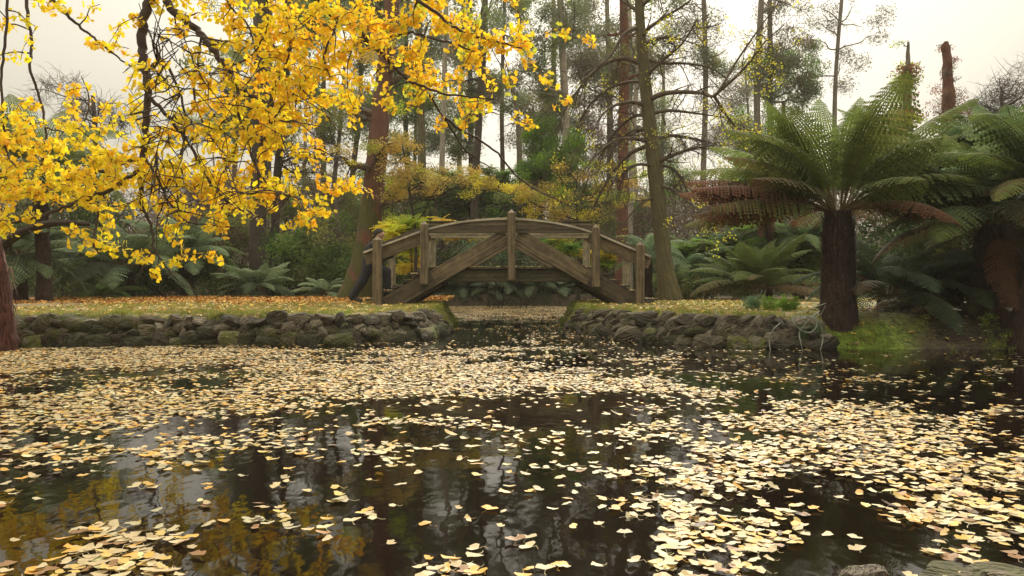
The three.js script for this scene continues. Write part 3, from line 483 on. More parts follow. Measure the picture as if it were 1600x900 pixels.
// ---------------------------------------------------------------- trees one can tell apart
tree({ name: 'leaning_tree', label: 'large leaning tree with mossy foot and red brown upper trunk behind the person', d: 18, trunk: [[553, 464], [568, 420], [577, 360], [585, 290], [593, 200], [601, 120], [611, 40], [616, -60]], w: [64, 45, 37, 33, 30, 27, 25, 22], mat: M.barkV, col: (q, f) => { const m = sstep(-0.1, 0.25, fbm(q.x * 3, q.y * 1.6, q.z * 3) + 0.75 - (q.y - 0.4) * 0.42); return mix3([0.21, 0.095, 0.07], [0.10, 0.105, 0.03], m); }, kind: 'fine', colors: [YELLOW, YGREEN, ORANGE], limbs: 14, size: [0.5, 0.9], clump: 0.3,
  blobs: [[625, 215, 45, 50, 60, -0.8], [640, 280, 50, 40, 70, -1], [560, 170, 50, 40, 34], [530, 250, 40, 40, 30, -0.5], [640, 110, 60, 50, 50], [560, 40, 60, 60, 60]] });
{
  // the bare tree on the right of the bridge, branch by branch
  const d = 16.6, s = d / F, R = rng(4242), base = plantAt(1047, 466, d), t = thing('bare_tree', 'tall bare tree with arching branches standing right of the bridge', 'tree', base);
  const tp = [[1049, 468], [1040, 425], [1034, 370], [1028, 310], [1020, 240], [1012, 170], [1005, 100], [1000, 40], [996, -60]].map(([x, y]) => at(x, y, d)); tp[0].y = base.y - 0.1;
  const n = 54, P = smooth(tp, n), mb = new MB(); tube(mb, P, smoothR([42, 27, 25, 24, 22, 20, 17, 15, 12].map((q) => q / 2 * s), n), 16, { lump: 0.1, seed: 3 }); part(t, 'trunk', mb.geo(base), M.barkMoss);
  const yl = [];
  for (const [z, r, pts] of [
    [0.5, 9, [[1002, 100], [975, 92], [950, 98], [925, 115], [903, 142], [888, 162], [876, 188], [862, 214]]], [-0.8, 8, [[1000, 60], [1015, 44], [1045, 24], [1075, 4], [1110, -30]]], [0.3, 7, [[1004, 92], [1030, 99], [1070, 100], [1112, 108], [1140, 128]]],
    [-0.9, 9, [[1011, 158], [1035, 147], [1062, 144], [1098, 146], [1116, 150], [1148, 100], [1188, 42], [1220, 0]]], [0.8, 7, [[1013, 178], [1045, 173], [1068, 175], [1105, 180], [1142, 186]]], [-0.6, 7, [[1010, 166], [985, 160], [955, 168], [938, 184], [922, 220]]],
    [0.9, 7, [[1013, 180], [990, 182], [965, 202], [940, 240], [922, 276]]], [-0.9, 7, [[1016, 222], [985, 217], [958, 221], [930, 244], [902, 280]]], [0.6, 8, [[1018, 226], [985, 240], [955, 274], [932, 314], [918, 340]]], [-0.7, 9, [[1021, 256], [1048, 244], [1080, 233], [1112, 228]]],
    [0.9, 7, [[1018, 222], [1045, 212], [1082, 216], [1120, 226]]], [-0.8, 6, [[1021, 260], [1000, 257], [978, 264], [958, 284], [944, 318]]], [0.4, 6, [[1024, 256], [1050, 264], [1066, 284], [1078, 306]]], [0.7, 7, [[998, 20], [978, 6], [950, -10], [920, -14]]], [-0.7, 7, [[1003, 124], [1038, 92], [1066, 68], [1090, 30]]],
    [-0.5, 7, [[1000, 42], [975, 54], [955, 86], [934, 104], [905, 118]]], [0.6, 6, [[1115, 150], [1130, 174], [1148, 198], [1176, 214]]], [-1, 6, [[1026, 290], [1050, 296], [1075, 316], [1095, 330]]], [-0.6, 6, [[1028, 306], [1004, 316], [985, 336], [968, 366]]], [0.5, 7, [[1004, 70], [1032, 60], [1060, 62], [1100, 74]]], [-0.9, 7, [[1001, 12], [1025, -10], [1060, -30]]], [0.3, 6, [[1016, 205], [990, 204], [965, 226], [945, 262]]],
    [-1.1, 6, [[1116, 150], [1160, 110], [1195, 66], [1224, 40]]], [0.9, 6, [[1008, 128], [975, 130], [940, 146], [910, 182], [895, 220]]]])
  {
    const pp = pts.map(([x, y], k) => at(x, y, d + z * Math.min(1.4, k * 0.35))); const tips = limb(t, base, R, pp, r / 2 * s, 0.009, M.barkBrown, { twigs: 12, tl: 1.0, levels: 2, droop: 0.12 });
    for (const q of tips) if (R() < 0.011 || (q.x > 4.9 && R() < 0.045)) for (let e = 0; e < 2; e++) yl.push({ p: q.clone().add(rdir(R).multiplyScalar(0.12)), q: quatY(rdir(R), 0), s: 0.5 + R() * 0.5, c: vary(YELLOW, R, 0.25) });
  }
  instances(t, 'leaves', spray.fine[0], M.leafThin, yl, base);
}
tree({ label: 'pale smooth gum tree rising behind the right half of the bridge', d: 31, trunk: [[885, 440], [884, 330], [884, 200], [878, 60], [872, -80]], w: [17, 14, 12, 11, 9], mat: M.barkPale, colors: [GREYG, OLIVE, GREEN], limbs: 8, blobs: [[852, 40, 60, 60, 260], [900, 10, 60, 50, 130], [832, 115, 40, 50, 150], [860, 150, 30, 30, 60]] });
tree({ label: 'slender dark trunk left of the bridge centre post against the sky', d: 27, trunk: [[738, 440], [742, 300], [748, 200], [756, 60], [760, -80]], w: [15, 12, 11, 10, 8], mat: M.barkDark, colors: [GREYG, OLIVE], limbs: 6, blobs: [[760, 40, 70, 70, 90], [720, 110, 40, 40, 40]] });
tree({ label: 'mossy olive trunk behind the yellow leaves left of the bridge', d: 28, trunk: [[662, 440], [660, 300], [657, 120], [652, -80]], w: [16, 13, 11, 9], mat: M.barkMoss, colors: [GREEN, OLIVE], limbs: 6, blobs: [[670, 60, 70, 80, 110], [630, 150, 40, 50, 60]] });
tree({ label: 'thin pale trunk between the mossy trunk and the dark trunk', d: 33, trunk: [[692, 440], [690, 300], [694, 150], [700, -80]], w: [11, 9, 8, 7], mat: M.barkPale, colors: [GREYG], limbs: 4, blobs: [[715, 60, 60, 80, 90]] });
tree({ label: 'grey dead topped tree just left of the green conifer', d: 35, trunk: [[812, 440], [812, 260], [809, 190], [796, 110]], w: [12, 10, 7, 3], mat: M.barkGrey, kind: 'twig', colors: [BROWN], limbs: 7, blobs: [[800, 170, 45, 60, 20], [830, 120, 30, 40, 12]] });
tree({ label: 'rusty brown trunk standing behind the left branches of the bare tree', d: 23, trunk: [[971, 455], [972, 330], [974, 180], [975, 60], [972, -60]], w: [24, 18, 16, 14, 11], mat: M.barkRed, colors: [GREYG, OLIVE], limbs: 6, blobs: [[960, 40, 70, 60, 70], [990, 110, 50, 40, 40]] });
tree({ label: 'pale trunk close beside the rusty trunk', d: 25, trunk: [[984, 455], [984, 340], [990, 200], [1000, 60], [1010, -60]], w: [12, 10, 8, 7, 6], mat: M.barkPale, colors: [GREYG], limbs: 4, blobs: [[1020, 50, 70, 60, 90]] });
tree({ label: 'stout dark trunk behind the ferns on the left bank', d: 22, trunk: [[403, 464], [403, 380], [404, 280], [408, 100], [412, -60]], w: [30, 25, 23, 20, 17], mat: M.barkDark, colors: [DEEP, OLIVE], limbs: 6, blobs: [[380, 150, 90, 80, 110], [450, 60, 90, 70, 90]] });
tree({ label: 'slimmer dark trunk leaning beside the stout one', d: 22.6, trunk: [[424, 464], [429, 380], [434, 270], [446, 150], [455, -40]], w: [16, 14, 12, 11, 9], mat: M.barkDark, colors: [OLIVE, BROWN], limbs: 5, blobs: [[500, 190, 60, 60, 70], [470, 250, 40, 40, 50]] });
tree({ label: 'tall grey green gum behind the right branches of the bare tree', d: 37, trunk: [[1096, 450], [1098, 300], [1102, 120], [1096, -80]], w: [11, 9, 8, 7], mat: M.barkGrey, colors: [GREYG, OLIVE, GREYG], limbs: 10, blobs: [[1080, 40, 60, 60, 240], [1130, 90, 40, 30, 110], [1150, 290, 50, 40, 120]] });
tree({ label: 'airy gum with wide grey crown right of the bare tree', d: 39, trunk: [[1190, 440], [1188, 300], [1182, 160], [1192, -60]], w: [15, 12, 10, 8], mat: M.barkGrey, colors: [GREYG, GREYG, BROWN], limbs: 12, blobs: [[1225, 90, 55, 55, 210], [1180, 130, 40, 50, 150], [1195, 220, 56, 45, 180], [1215, 10, 60, 50, 130], [1250, 130, 36, 30, 80]] });
tree({ label: 'slim gum with separate leaf clumps above the big tree fern', d: 40, trunk: [[1303, 440], [1303, 260], [1305, 120], [1318, -50]], w: [9, 8, 6, 5], mat: M.barkGrey, colors: [GREYG, [0.12, 0.115, 0.10]], limbs: 12, clump: 0.42, blobs: [[1285, 45, 32, 18, 40], [1335, 100, 32, 16, 40], [1362, 32, 28, 16, 30], [1376, 60, 16, 8, 14], [1280, 20, 28, 16, 26], [1318, 135, 26, 12, 24], [1345, -6, 40, 16, 30], [1272, 112, 24, 12, 20], [1250, 60, 20, 14, 20]] });
tree({ name: 'broken_trunk', label: 'broken trunk wrapped in yellow green creeper above the ferns', d: 23, trunk: [[1415, 440], [1416, 250], [1417, 130], [1418, 66]], w: [21, 18, 11, 3], mat: M.barkGrey, kind: 'fine', colors: [OLIVE, YGREEN, RUST], limbs: 3, lump: 0.3, size: [0.7, 1.1], blobs: [[1414, 140, 12, 46, 240], [1416, 200, 26, 50, 240], [1403, 70, 5, 5, 5]] });
tree({ name: 'broken_trunk', label: 'broken reddish trunk with knobbed top, nearer the right edge', d: 23.5, trunk: [[1484, 440], [1483, 250], [1480, 140], [1478, 82], [1476, 74], [1477, 66]], w: [26, 22, 16, 11, 14, 5], mat: M.barkRed, kind: 'fine', colors: [RUST, BROWN, RUST, OLIVE], limbs: 6, lump: 0.4, size: [0.5, 0.9], blobs: [[1482, 175, 17, 70, 260], [1478, 110, 9, 30, 60], [1477, 72, 8, 8, 24]] });
tree({ label: 'dark twiggy tree at the right edge above the ferns', d: 24, trunk: [[1580, 440], [1582, 300], [1576, 220], [1562, 150]], w: [14, 11, 8, 5], mat: M.barkDark, kind: 'twig', colors: [[0.07, 0.05, 0.045]], limbs: 12, size: [0.7, 1.2], blobs: [[1560, 155, 40, 45, 40], [1595, 140, 30, 40, 26], [1525, 180, 40, 30, 26]] });
tree({ label: 'brown twiggy tree behind the ginkgo on the far left', d: 25, trunk: [[140, 460], [143, 340], [150, 220], [146, 150]], w: [13, 11, 8, 5], mat: M.barkDark, kind: 'twig', colors: [[0.10, 0.07, 0.06]], limbs: 12, size: [0.7, 1.2], blobs: [[140, 170, 60, 36, 44], [85, 150, 40, 36, 26], [185, 200, 40, 40, 30]] });
tree({ label: 'grey twiggy tree between the leaning tree and the dark trunks', d: 24, trunk: [[527, 460], [530, 370], [522, 300], [532, 200], [540, 80]], w: [11, 9, 8, 6, 4], mat: M.barkGrey, kind: 'twig', colors: [[0.15, 0.115, 0.095], [0.11, 0.085, 0.07]], limbs: 14, size: [0.8, 1.3], blobs: [[515, 320, 45, 60, 60], [500, 220, 40, 50, 40], [545, 140, 50, 60, 30]] });
tree({ label: 'green conifer clump behind the arch of the bridge', d: 29, trunk: [[842, 440], [845, 300], [846, 190]], w: [10, 7, 2], mat: M.barkDark, kind: 'needle', colors: [BRIGHT, GREEN, BRIGHT], limbs: 8, size: [1, 1.6], blobs: [[848, 225, 26, 42, 240], [862, 270, 36, 36, 200], [826, 275, 28, 36, 150]] });
tree({ name: 'small_tree', label: 'bright green spreading small tree behind the left arch of the bridge', d: 28.5, trunk: [[738, 452], [740, 380], [744, 300]], w: [15, 12, 6], mat: M.barkDark, kind: 'pinnate', colors: [BRIGHT, GREEN, BRIGHT], limbs: 12, size: [1, 1.7], clump: 0.3, blobs: [[715, 300, 60, 30, 300], [770, 318, 64, 28, 260], [680, 285, 34, 26, 100], [760, 280, 36, 22, 100], [700, 335, 40, 16, 80]] });
tree({ name: 'small_tree', label: 'small tree with sparse golden leaves behind the right half of the bridge', d: 20, trunk: [[900, 455], [905, 370], [898, 300]], w: [8, 6, 4], mat: M.barkDark, kind: 'fine', colors: [YELLOW, ORANGE, YGREEN, OLIVE, [0.42, 0.34, 0.08]], limbs: 16, size: [0.6, 1.1], clump: 0.26, blobs: [[860, 320, 60, 40, 230], [930, 320, 60, 36, 250], [910, 270, 55, 30, 120], [985, 285, 50, 45, 130], [815, 300, 40, 26, 110]] });
tree({ name: 'small_tree', label: 'thin sapling with small golden leaves right of the leaning tree', d: 17, trunk: [[645, 455], [650, 380], [640, 300], [628, 220]], w: [6, 5, 4, 2], mat: M.barkDark, kind: 'fine', colors: [[0.5, 0.38, 0.11], ORANGE, YELLOW], limbs: 14, size: [0.45, 0.8], clump: 0.28, blobs: [[625, 235, 34, 36, 150], [645, 275, 44, 34, 200], [700, 285, 50, 30, 140], [760, 290, 40, 22, 90]] });
tree({ name: 'small_tree', label: 'russet leaved tree in the haze left of the bare tree', d: 30, trunk: [[945, 450], [945, 380], [950, 300]], w: [8, 6, 4], mat: M.barkRed, kind: 'fine', colors: [ORANGE, RUST, BROWN], limbs: 10, size: [1, 1.6], blobs: [[935, 370, 60, 50, 130], [1000, 370, 40, 60, 100]] });
// the thin trunks of the wood further back
{
  const R = rng(909), ORD = ['first', 'second', 'third', 'fourth', 'fifth', 'sixth', 'seventh', 'eighth', 'ninth', 'tenth', 'eleventh', 'twelfth', 'thirteenth', 'fourteenth', 'fifteenth', 'sixteenth', 'seventeenth', 'eighteenth', 'nineteenth', 'twentieth', 'twenty first', 'twenty second', 'twenty third', 'twenty fourth'];
  for (let k = 0; k < 24; k++) {
    let px = 290 + (k + R()) / 24 * 950; if (px > 1045 && px < 1150) px += px < 1098 ? -60 : 60; const d = 34 + R() * 22, w = (6 + R() * 8) * 30 / d, top = R() < 0.7 ? -60 : 60 + R() * 120, lean = (R() - 0.5) * 40, c = R();
    const mid = lerp(430, top, 0.55), bl = []; const nb = 3 + Math.floor(R() * 3); for (let b = 0; b < nb; b++) bl.push([px + lean * 0.7 + (R() - 0.5) * 80, lerp(top + 20, mid + 60, R()), 26 + R() * 30, 22 + R() * 28, 130 + Math.floor(R() * 130)]);
    const bk = Math.floor(R() * 4); tree({ label: ['grey', 'pale', 'brown', 'dark'][bk] + ' thin trunk, ' + ORD[k] + ' from the left in the hazy wood behind the pond', group: 'thin trees of the wood behind the pond', d, trunk: [[px, 440], [px + lean * 0.4 + (R() - 0.5) * 14, lerp(440, top, 0.3)], [px + lean * 0.7 + (R() - 0.5) * 18, mid], [px + lean, top]], w: [w * 1.3, w * 1.05, w * 0.9, w * 0.55], mat: [M.barkGrey, M.barkPale, M.barkBrown, M.barkDark][bk], colors: c < 0.4 ? [GREYG, OLIVE] : c < 0.55 ? [GREYG, BROWN] : [GREEN, OLIVE, BRIGHT], limbs: 6, blobs: bl, size: [0.9, 1.6] });
  }
}
// ---------------------------------------------------------------- shrubs
shrub({ label: 'rounded mid green shrub left of the leaning tree', d: 20.5, px: 508, py: 400, rx: 58, ry: 66, n: 420, colors: [GREEN, OLIVE, [0.07, 0.12, 0.03]] });
shrub({ label: 'deep green shrub in front of the dark trunks', d: 21, px: 455, py: 410, rx: 40, ry: 52, n: 240, colors: [GREEN, DEEP, BRIGHT] });
shrub({ label: 'olive shrub behind the left ferns', d: 23, px: 365, py: 385, rx: 50, ry: 62, n: 260, colors: [OLIVE, BROWN, OLIVE] });
shrub({ label: 'maroon brown shrub showing through the ginkgo leaves', d: 25, px: 330, py: 320, rx: 60, ry: 50, n: 170, colors: [[0.12, 0.07, 0.06], BROWN], kind: 'twig', size: [0.7, 1.2] });
shrub({ label: 'yellow leaved shrub behind the left end of the bridge', d: 17.4, px: 636, py: 362, rx: 44, ry: 24, n: 260, colors: [[0.72, 0.66, 0.05], [0.5, 0.6, 0.05], [0.72, 0.58, 0.06]], kind: 'pinnate', size: [0.55, 0.85], extra: [[635, 410, 36, 28, 60], [725, 376, 22, 14, 46], [690, 350, 30, 14, 40]], clump: 0.4 });
shrub({ label: 'yellow green shrub with long leaflets seen through the right rails', d: 17.6, px: 945, py: 405, rx: 24, ry: 26, n: 90, colors: [[0.45, 0.55, 0.05], BRIGHT, [0.68, 0.6, 0.06]], kind: 'pinnate', size: [0.6, 0.9], extra: [[890, 390, 28, 14, 34], [870, 372, 24, 10, 20]], clump: 0.4 });
shrub({ label: 'grey green bush seen below the bridge rails', d: 24, px: 800, py: 400, rx: 110, ry: 36, n: 420, colors: [BLUEG, GREYG, GREEN] });
shrub({ label: 'low clipped round shrub with yellowish top beside the bare tree', d: 17.4, px: 1076, py: 451, rx: 25, ry: 19, n: 260, colors: [OLIVE, [0.16, 0.15, 0.04], DEEP], size: [0.3, 0.5], shell: 0.25, stems: 3 });
shrub({ label: 'light green feathery shrub right of the bare tree', d: 20, px: 1105, py: 395, rx: 48, ry: 44, n: 420, colors: [BLUEG, BRIGHT, GREEN], kind: 'pinnate', size: [0.7, 1.1] });
shrub({ label: 'pale green shrub behind the big tree fern trunk', d: 19.5, px: 1245, py: 395, rx: 46, ry: 56, n: 380, colors: [BLUEG, GREEN, BRIGHT], kind: 'pinnate', size: [0.7, 1.1] });
shrub({ label: 'grey brown thicket above the light green shrub', d: 24, px: 1150, py: 340, rx: 70, ry: 34, n: 120, colors: [[0.16, 0.13, 0.11], BROWN], kind: 'twig', size: [0.7, 1.2] });
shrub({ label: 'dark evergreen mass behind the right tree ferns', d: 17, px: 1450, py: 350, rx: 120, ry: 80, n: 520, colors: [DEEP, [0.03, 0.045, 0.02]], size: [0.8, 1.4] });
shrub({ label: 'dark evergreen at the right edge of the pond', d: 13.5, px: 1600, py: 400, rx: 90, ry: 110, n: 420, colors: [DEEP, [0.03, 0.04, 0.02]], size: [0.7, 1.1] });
shrub({ label: 'dark shrubs under the ferns on the far left', d: 22, px: 110, py: 390, rx: 150, ry: 76, n: 560, colors: [DEEP, [0.04, 0.05, 0.03], OLIVE], size: [0.8, 1.2] });
shrub({ label: 'dull olive shrub filling the left edge behind the ginkgo', d: 23, px: 60, py: 290, rx: 120, ry: 80, n: 360, colors: [OLIVE, GREEN, GREYG], size: [0.9, 1.4] });
// ---------------------------------------------------------------- ferns
fern({ label: 'large tree fern with thick dark trunk at the water edge', d: 9.7, crown: [1309, 330], foot: [1311, 507], r: [0.215, 0.2], n: 26, stalk: 0.2, L: 1.85, elev: [8, 80], bend: [0.55, 1.15], pairs: 42, N: 8, W: 0.22, droop: 0.8, cA: [0.07, 0.09, 0.024], cB: [0.115, 0.14, 0.032],
  list: [[180, 26, 2.0, 0.62, FB, [0.2, 0.1, 0.06]], [172, 20, 2.0, 0.5, FB, [0.19, 0.09, 0.05]], [190, 22, 2.0, 0.6, FB, FB], [198, 14, 1.85, 0.6, FG, FB], [164, 12, 1.8, 0.5, FG, FB], [184, 8, 1.7, 0.45, FB, FB], [176, 40, 1.95, 0.95, FG2, [0.16, 0.18, 0.04]], [188, 46, 1.7, 0.9, FG2, [0.2, 0.12, 0.05]], [160, 52, 1.9, 0.8, FG2, FG2], [2, 24, 1.95, 0.6, FG, FP], [-6, 16, 1.9, 0.5, FG, FB], [6, 34, 2.0, 0.7, FG, FG], [14, 44, 2.0, 0.7, FG, FG], [24, 54, 2.0, 0.6, FG, FG2], [-14, 30, 1.8, 0.9, FG, FP], [90, 84, 1.7, 0.4, FG2, FG2], [140, 76, 1.75, 0.45, FG2, FG2], [50, 78, 1.8, 0.45, FG, FG2], [30, 66, 1.95, 0.5, FG, [0.2, 0.13, 0.04]], [200, 74, 1.6, 0.5, FG2, FG2], [270, 78, 1.4, 0.6, FG, FG2]] });
fern({ label: 'dark tree fern on the right bank leaning over the water', d: 9.7, crown: [1548, 352], foot: [1536, 545], r: [0.17, 0.17], n: 30, stalk: 0.22, L: 1.75, elev: [5, 82], cA: FD, cB: FG, low: [0.09, 0.06, 0.035], skirt: 2, list: [[180, 22, 1.7, 1.2, FD, FG], [172, 60, 1.7, 0.9, FD, FG], [100, 76, 1.6, 0.6, FG, FG2], [20, 74, 1.7, 0.6, FG, FP]] });
fern({ label: 'tree fern with hanging brown skirt cut by the right edge', d: 8.9, crown: [1640, 300], foot: [1602, 550], r: [0.19, 0.18], n: 26, L: 1.7, elev: [10, 80], cA: FD, cB: FG2, list: [[185, 55, 1.6, 0.8, FG, FP], [175, 66, 1.5, 0.7, FG, FP]] });
fern({ name: 'low_fern', label: 'low dark fern between the two big tree fern trunks', d: 10.1, crown: [1388, 462], foot: [1388, 500], r: [0.14, 0.14], n: 20, L: 1.35, elev: [10, 80], cA: FD, cB: [0.05, 0.075, 0.045], low: [0.14, 0.07, 0.045], bend: [1.2, 1.9], list: [[5, 55, 1.65, 1.75, FD, [0.06, 0.095, 0.07]], [-10, 66, 1.6, 1.9, FD, [0.06, 0.095, 0.07]], [18, 48, 1.8, 1.6, FD, [0.06, 0.09, 0.065]], [172, 60, 0.9, 1.6, FB, FB], [95, 75, 1.2, 1.0, FD, FD]] });
fern({ label: 'tall tree fern behind the gap between the two dark trunks', d: 13.4, crown: [1470, 300], foot: [1470, 480], r: [0.17, 0.15], n: 34, L: 2.3, elev: [12, 82], cA: [0.05, 0.075, 0.03], cB: FG, list: [[160, 62, 2.4, 0.7, FG, FG2], [200, 40, 2.3, 1.0, FG, FB]] });
fern({ label: 'tall tree fern with light fronds behind the right edge', d: 12.4, crown: [1590, 280], foot: [1590, 480], r: [0.17, 0.15], n: 30, L: 2.1, elev: [12, 82], cA: FG, cB: [0.12, 0.19, 0.08] });
fern({ name: 'low_fern', label: 'broad low fern with upright green fronds on the right lawn', d: 17.2, crown: [1180, 452], foot: [1180, 469], r: [0.18, 0.16], n: 40, L: 1.75, elev: [12, 86], bend: [0.8, 1.5], cA: FG, cB: [0.11, 0.15, 0.04], low: [0.15, 0.10, 0.05], pairs: 30, N: 6 });
fern({ label: 'slim tree fern far back right with thin trunk', d: 18, crown: [1201, 322], foot: [1201, 440], r: [0.06, 0.055], n: 18, L: 1.3, elev: [0, 75], skirt: 5, pairs: 26, N: 5, cA: OLIVE, cB: BLUEG });
fern({ label: 'pale green tree fern behind the big trunk on the right', d: 19, crown: [1250, 375], foot: [1250, 462], r: [0.1, 0.09], n: 22, L: 1.6, elev: [0, 70], pairs: 26, N: 5, cA: BLUEG, cB: FP, low: GREEN });
fern({ label: 'pale blue green fern beside the right bridge end', d: 18.4, crown: [1012, 398], foot: [1016, 462], r: [0.1, 0.08], n: 20, L: 1.15, elev: [0, 70], pairs: 24, N: 5, cA: BLUEG, cB: FP, low: BLUEG });
fern({ name: 'low_fern', label: 'feathery fern low behind the bare tree trunk', d: 19, crown: [1075, 425], foot: [1075, 462], r: [0.1, 0.08], n: 22, L: 1.4, elev: [0, 65], pairs: 24, N: 5, cA: BLUEG, cB: FP, low: GREEN });
fern({ label: 'dark trunked tree fern in the middle of the left bank', d: 19, crown: [196, 418], foot: [198, 464], r: [0.2, 0.17], n: 30, L: 2.2, elev: [-5, 75], pairs: 30, N: 6, cA: FD, cB: FP, low: [0.06, 0.075, 0.045], list: [[176, 22, 2.3, 0.9, FD, FP], [186, 12, 2.2, 0.8, FD, FP]] });
fern({ label: 'tree fern with silvery fronds right of the dark trunked one', d: 20, crown: [292, 400], foot: [292, 464], r: [0.15, 0.13], n: 28, L: 1.9, elev: [-5, 75], pairs: 30, N: 6, cA: FD, cB: FP, low: GREEN });
fern({ name: 'low_fern', label: 'low fern at the foot of the stout dark trunk', d: 19.2, crown: [400, 452], foot: [400, 465], r: [0.12, 0.1], n: 26, L: 1.25, elev: [5, 75], pairs: 26, N: 5, cA: FD, cB: FP, low: FD });
fern({ label: 'grey green tree fern at the left edge above the red trunk', d: 16.5, crown: [30, 400], foot: [30, 464], r: [0.16, 0.14], n: 26, L: 1.9, elev: [-5, 70], pairs: 30, N: 6, cA: FD, cB: FP, low: FD });
fern({ name: 'low_fern', label: 'bright green low frond clump on the left path edge', d: 18, crown: [160, 462], foot: [160, 467], r: [0.1, 0.08], n: 12, L: 1.2, elev: [0, 50], pairs: 26, N: 5, cA: FG, cB: [0.09, 0.16, 0.035], low: FG });
fern({ label: 'tall pale green tree fern behind the ginkgo on the left', d: 16, crown: [62, 262], foot: [70, 464], r: [0.14, 0.12], n: 26, L: 2.2, elev: [5, 75], pairs: 34, N: 6, cA: FG2, cB: [0.16, 0.2, 0.07], low: FG });
fern({ name: 'low_fern', label: 'small fern left of the leaning tree foot', d: 19, crown: [508, 458], foot: [508, 467], r: [0.1, 0.08], n: 18, L: 0.9, elev: [5, 70], pairs: 20, N: 4, cA: FD, cB: FP, low: FD });
for (const [px, L] of [[690, 1.3], [722, 1.5], [760, 1.4], [800, 1.3], [838, 1.5], [872, 1.3], [915, 1.6], [650, 1.5]])
  fern({ name: 'bank_fern', label: 'dark fern drooping on the far bank seen under the bridge', group: 'ferns on the far bank under the bridge', d: 27.2, crown: [px, 452], foot: [px, 470], r: [0.12, 0.1], n: 24, L, elev: [-5, 70], pairs: 18, N: 4, cA: [0.07, 0.1, 0.045], cB: [0.15, 0.2, 0.11], low: [0.08, 0.09, 0.05], skirt: 6 });

// the tall evergreen beyond the right edge that keeps the right bank in the dark
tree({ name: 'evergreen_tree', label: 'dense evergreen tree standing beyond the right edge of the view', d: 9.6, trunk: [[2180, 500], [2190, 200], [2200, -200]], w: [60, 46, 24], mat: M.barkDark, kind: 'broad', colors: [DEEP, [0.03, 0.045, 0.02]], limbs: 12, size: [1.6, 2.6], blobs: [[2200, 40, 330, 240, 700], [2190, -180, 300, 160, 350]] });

fern({ name: 'low_fern', label: 'dark low fern in the shade right of the fallen log', d: 10.4, crown: [1450, 478], foot: [1450, 505], r: [0.1, 0.09], n: 22, L: 1.0, elev: [0, 75], pairs: 24, N: 6, cA: FD, cB: [0.06, 0.085, 0.04], low: [0.10, 0.05, 0.035] });
fern({ name: 'low_fern', label: 'shaded fern at the foot of the leaning dark tree fern', d: 10.2, crown: [1500, 470], foot: [1500, 505], r: [0.1, 0.09], n: 22, L: 1.1, elev: [0, 75], pairs: 24, N: 6, cA: FD, cB: [0.06, 0.085, 0.04], low: [0.10, 0.05, 0.035] });
fern({ name: 'low_fern', label: 'shaded fern between the two rightmost tree fern trunks', d: 10, crown: [1572, 455], foot: [1572, 505], r: [0.1, 0.09], n: 22, L: 1.2, elev: [0, 75], pairs: 24, N: 6, cA: FD, cB: [0.06, 0.085, 0.04], low: [0.10, 0.05, 0.035] });
shrub({ label: 'leafy green bush filling the back right of the lawn', d: 20, px: 1180, py: 390, rx: 90, ry: 60, n: 520, colors: [GREEN, BRIGHT, BLUEG], kind: 'pinnate', size: [0.7, 1.1] });
shrub({ label: 'dark green bush behind the foot of the left tree ferns', d: 21, px: 260, py: 420, rx: 110, ry: 44, n: 420, colors: [GREEN, DEEP] });
shrub({ label: 'soft green bush in the background left of the bridge rails', d: 25, px: 600, py: 330, rx: 60, ry: 60, n: 300, colors: [OLIVE, GREEN, YGREEN] });
shrub({ label: 'green bush under the bare tree branches in the background', d: 26, px: 990, py: 390, rx: 70, ry: 50, n: 320, colors: [GREEN, OLIVE, BROWN] });

{
  const R = rng(515), W = ['first', 'second', 'third', 'fourth', 'fifth', 'sixth', 'seventh', 'eighth', 'ninth', 'tenth', 'eleventh', 'twelfth', 'thirteenth', 'fourteenth'];
  [[445, 330], [490, 290], [545, 340], [590, 390], [625, 330], [668, 300], [705, 360], [790, 330], [830, 370], [880, 260], [935, 330], [1000, 340], [1160, 290], [1215, 320]].forEach(([px, cy], k) => {
    const d = 25 + R() * 8, hue = R(), col = hue < 0.45 ? [GREEN, BRIGHT, BRIGHT] : hue < 0.75 ? [OLIVE, YGREEN, BRIGHT] : [OLIVE, ORANGE, GREEN], word = hue < 0.45 ? 'green' : hue < 0.75 ? 'olive green' : 'olive and gold';
    tree({ name: 'understorey_tree', label: word + ' leafy understorey tree, ' + W[k] + ' from the left behind the bridge and banks', d, trunk: [[px, 445], [px + (R() - 0.5) * 12, 390], [px + (R() - 0.5) * 24, cy]], w: [7, 5, 2.5], mat: M.barkDark, kind: hue < 0.4 ? 'broad' : 'fine', colors: col, limbs: 12, size: [0.8, 1.35], clump: 0.24, blobs: [[px, cy, 44, 34, 240], [px + (R() - 0.5) * 50, cy + 46, 40, 26, 170], [px + (R() - 0.5) * 60, cy - 30, 30, 24, 110]] });
  });
}
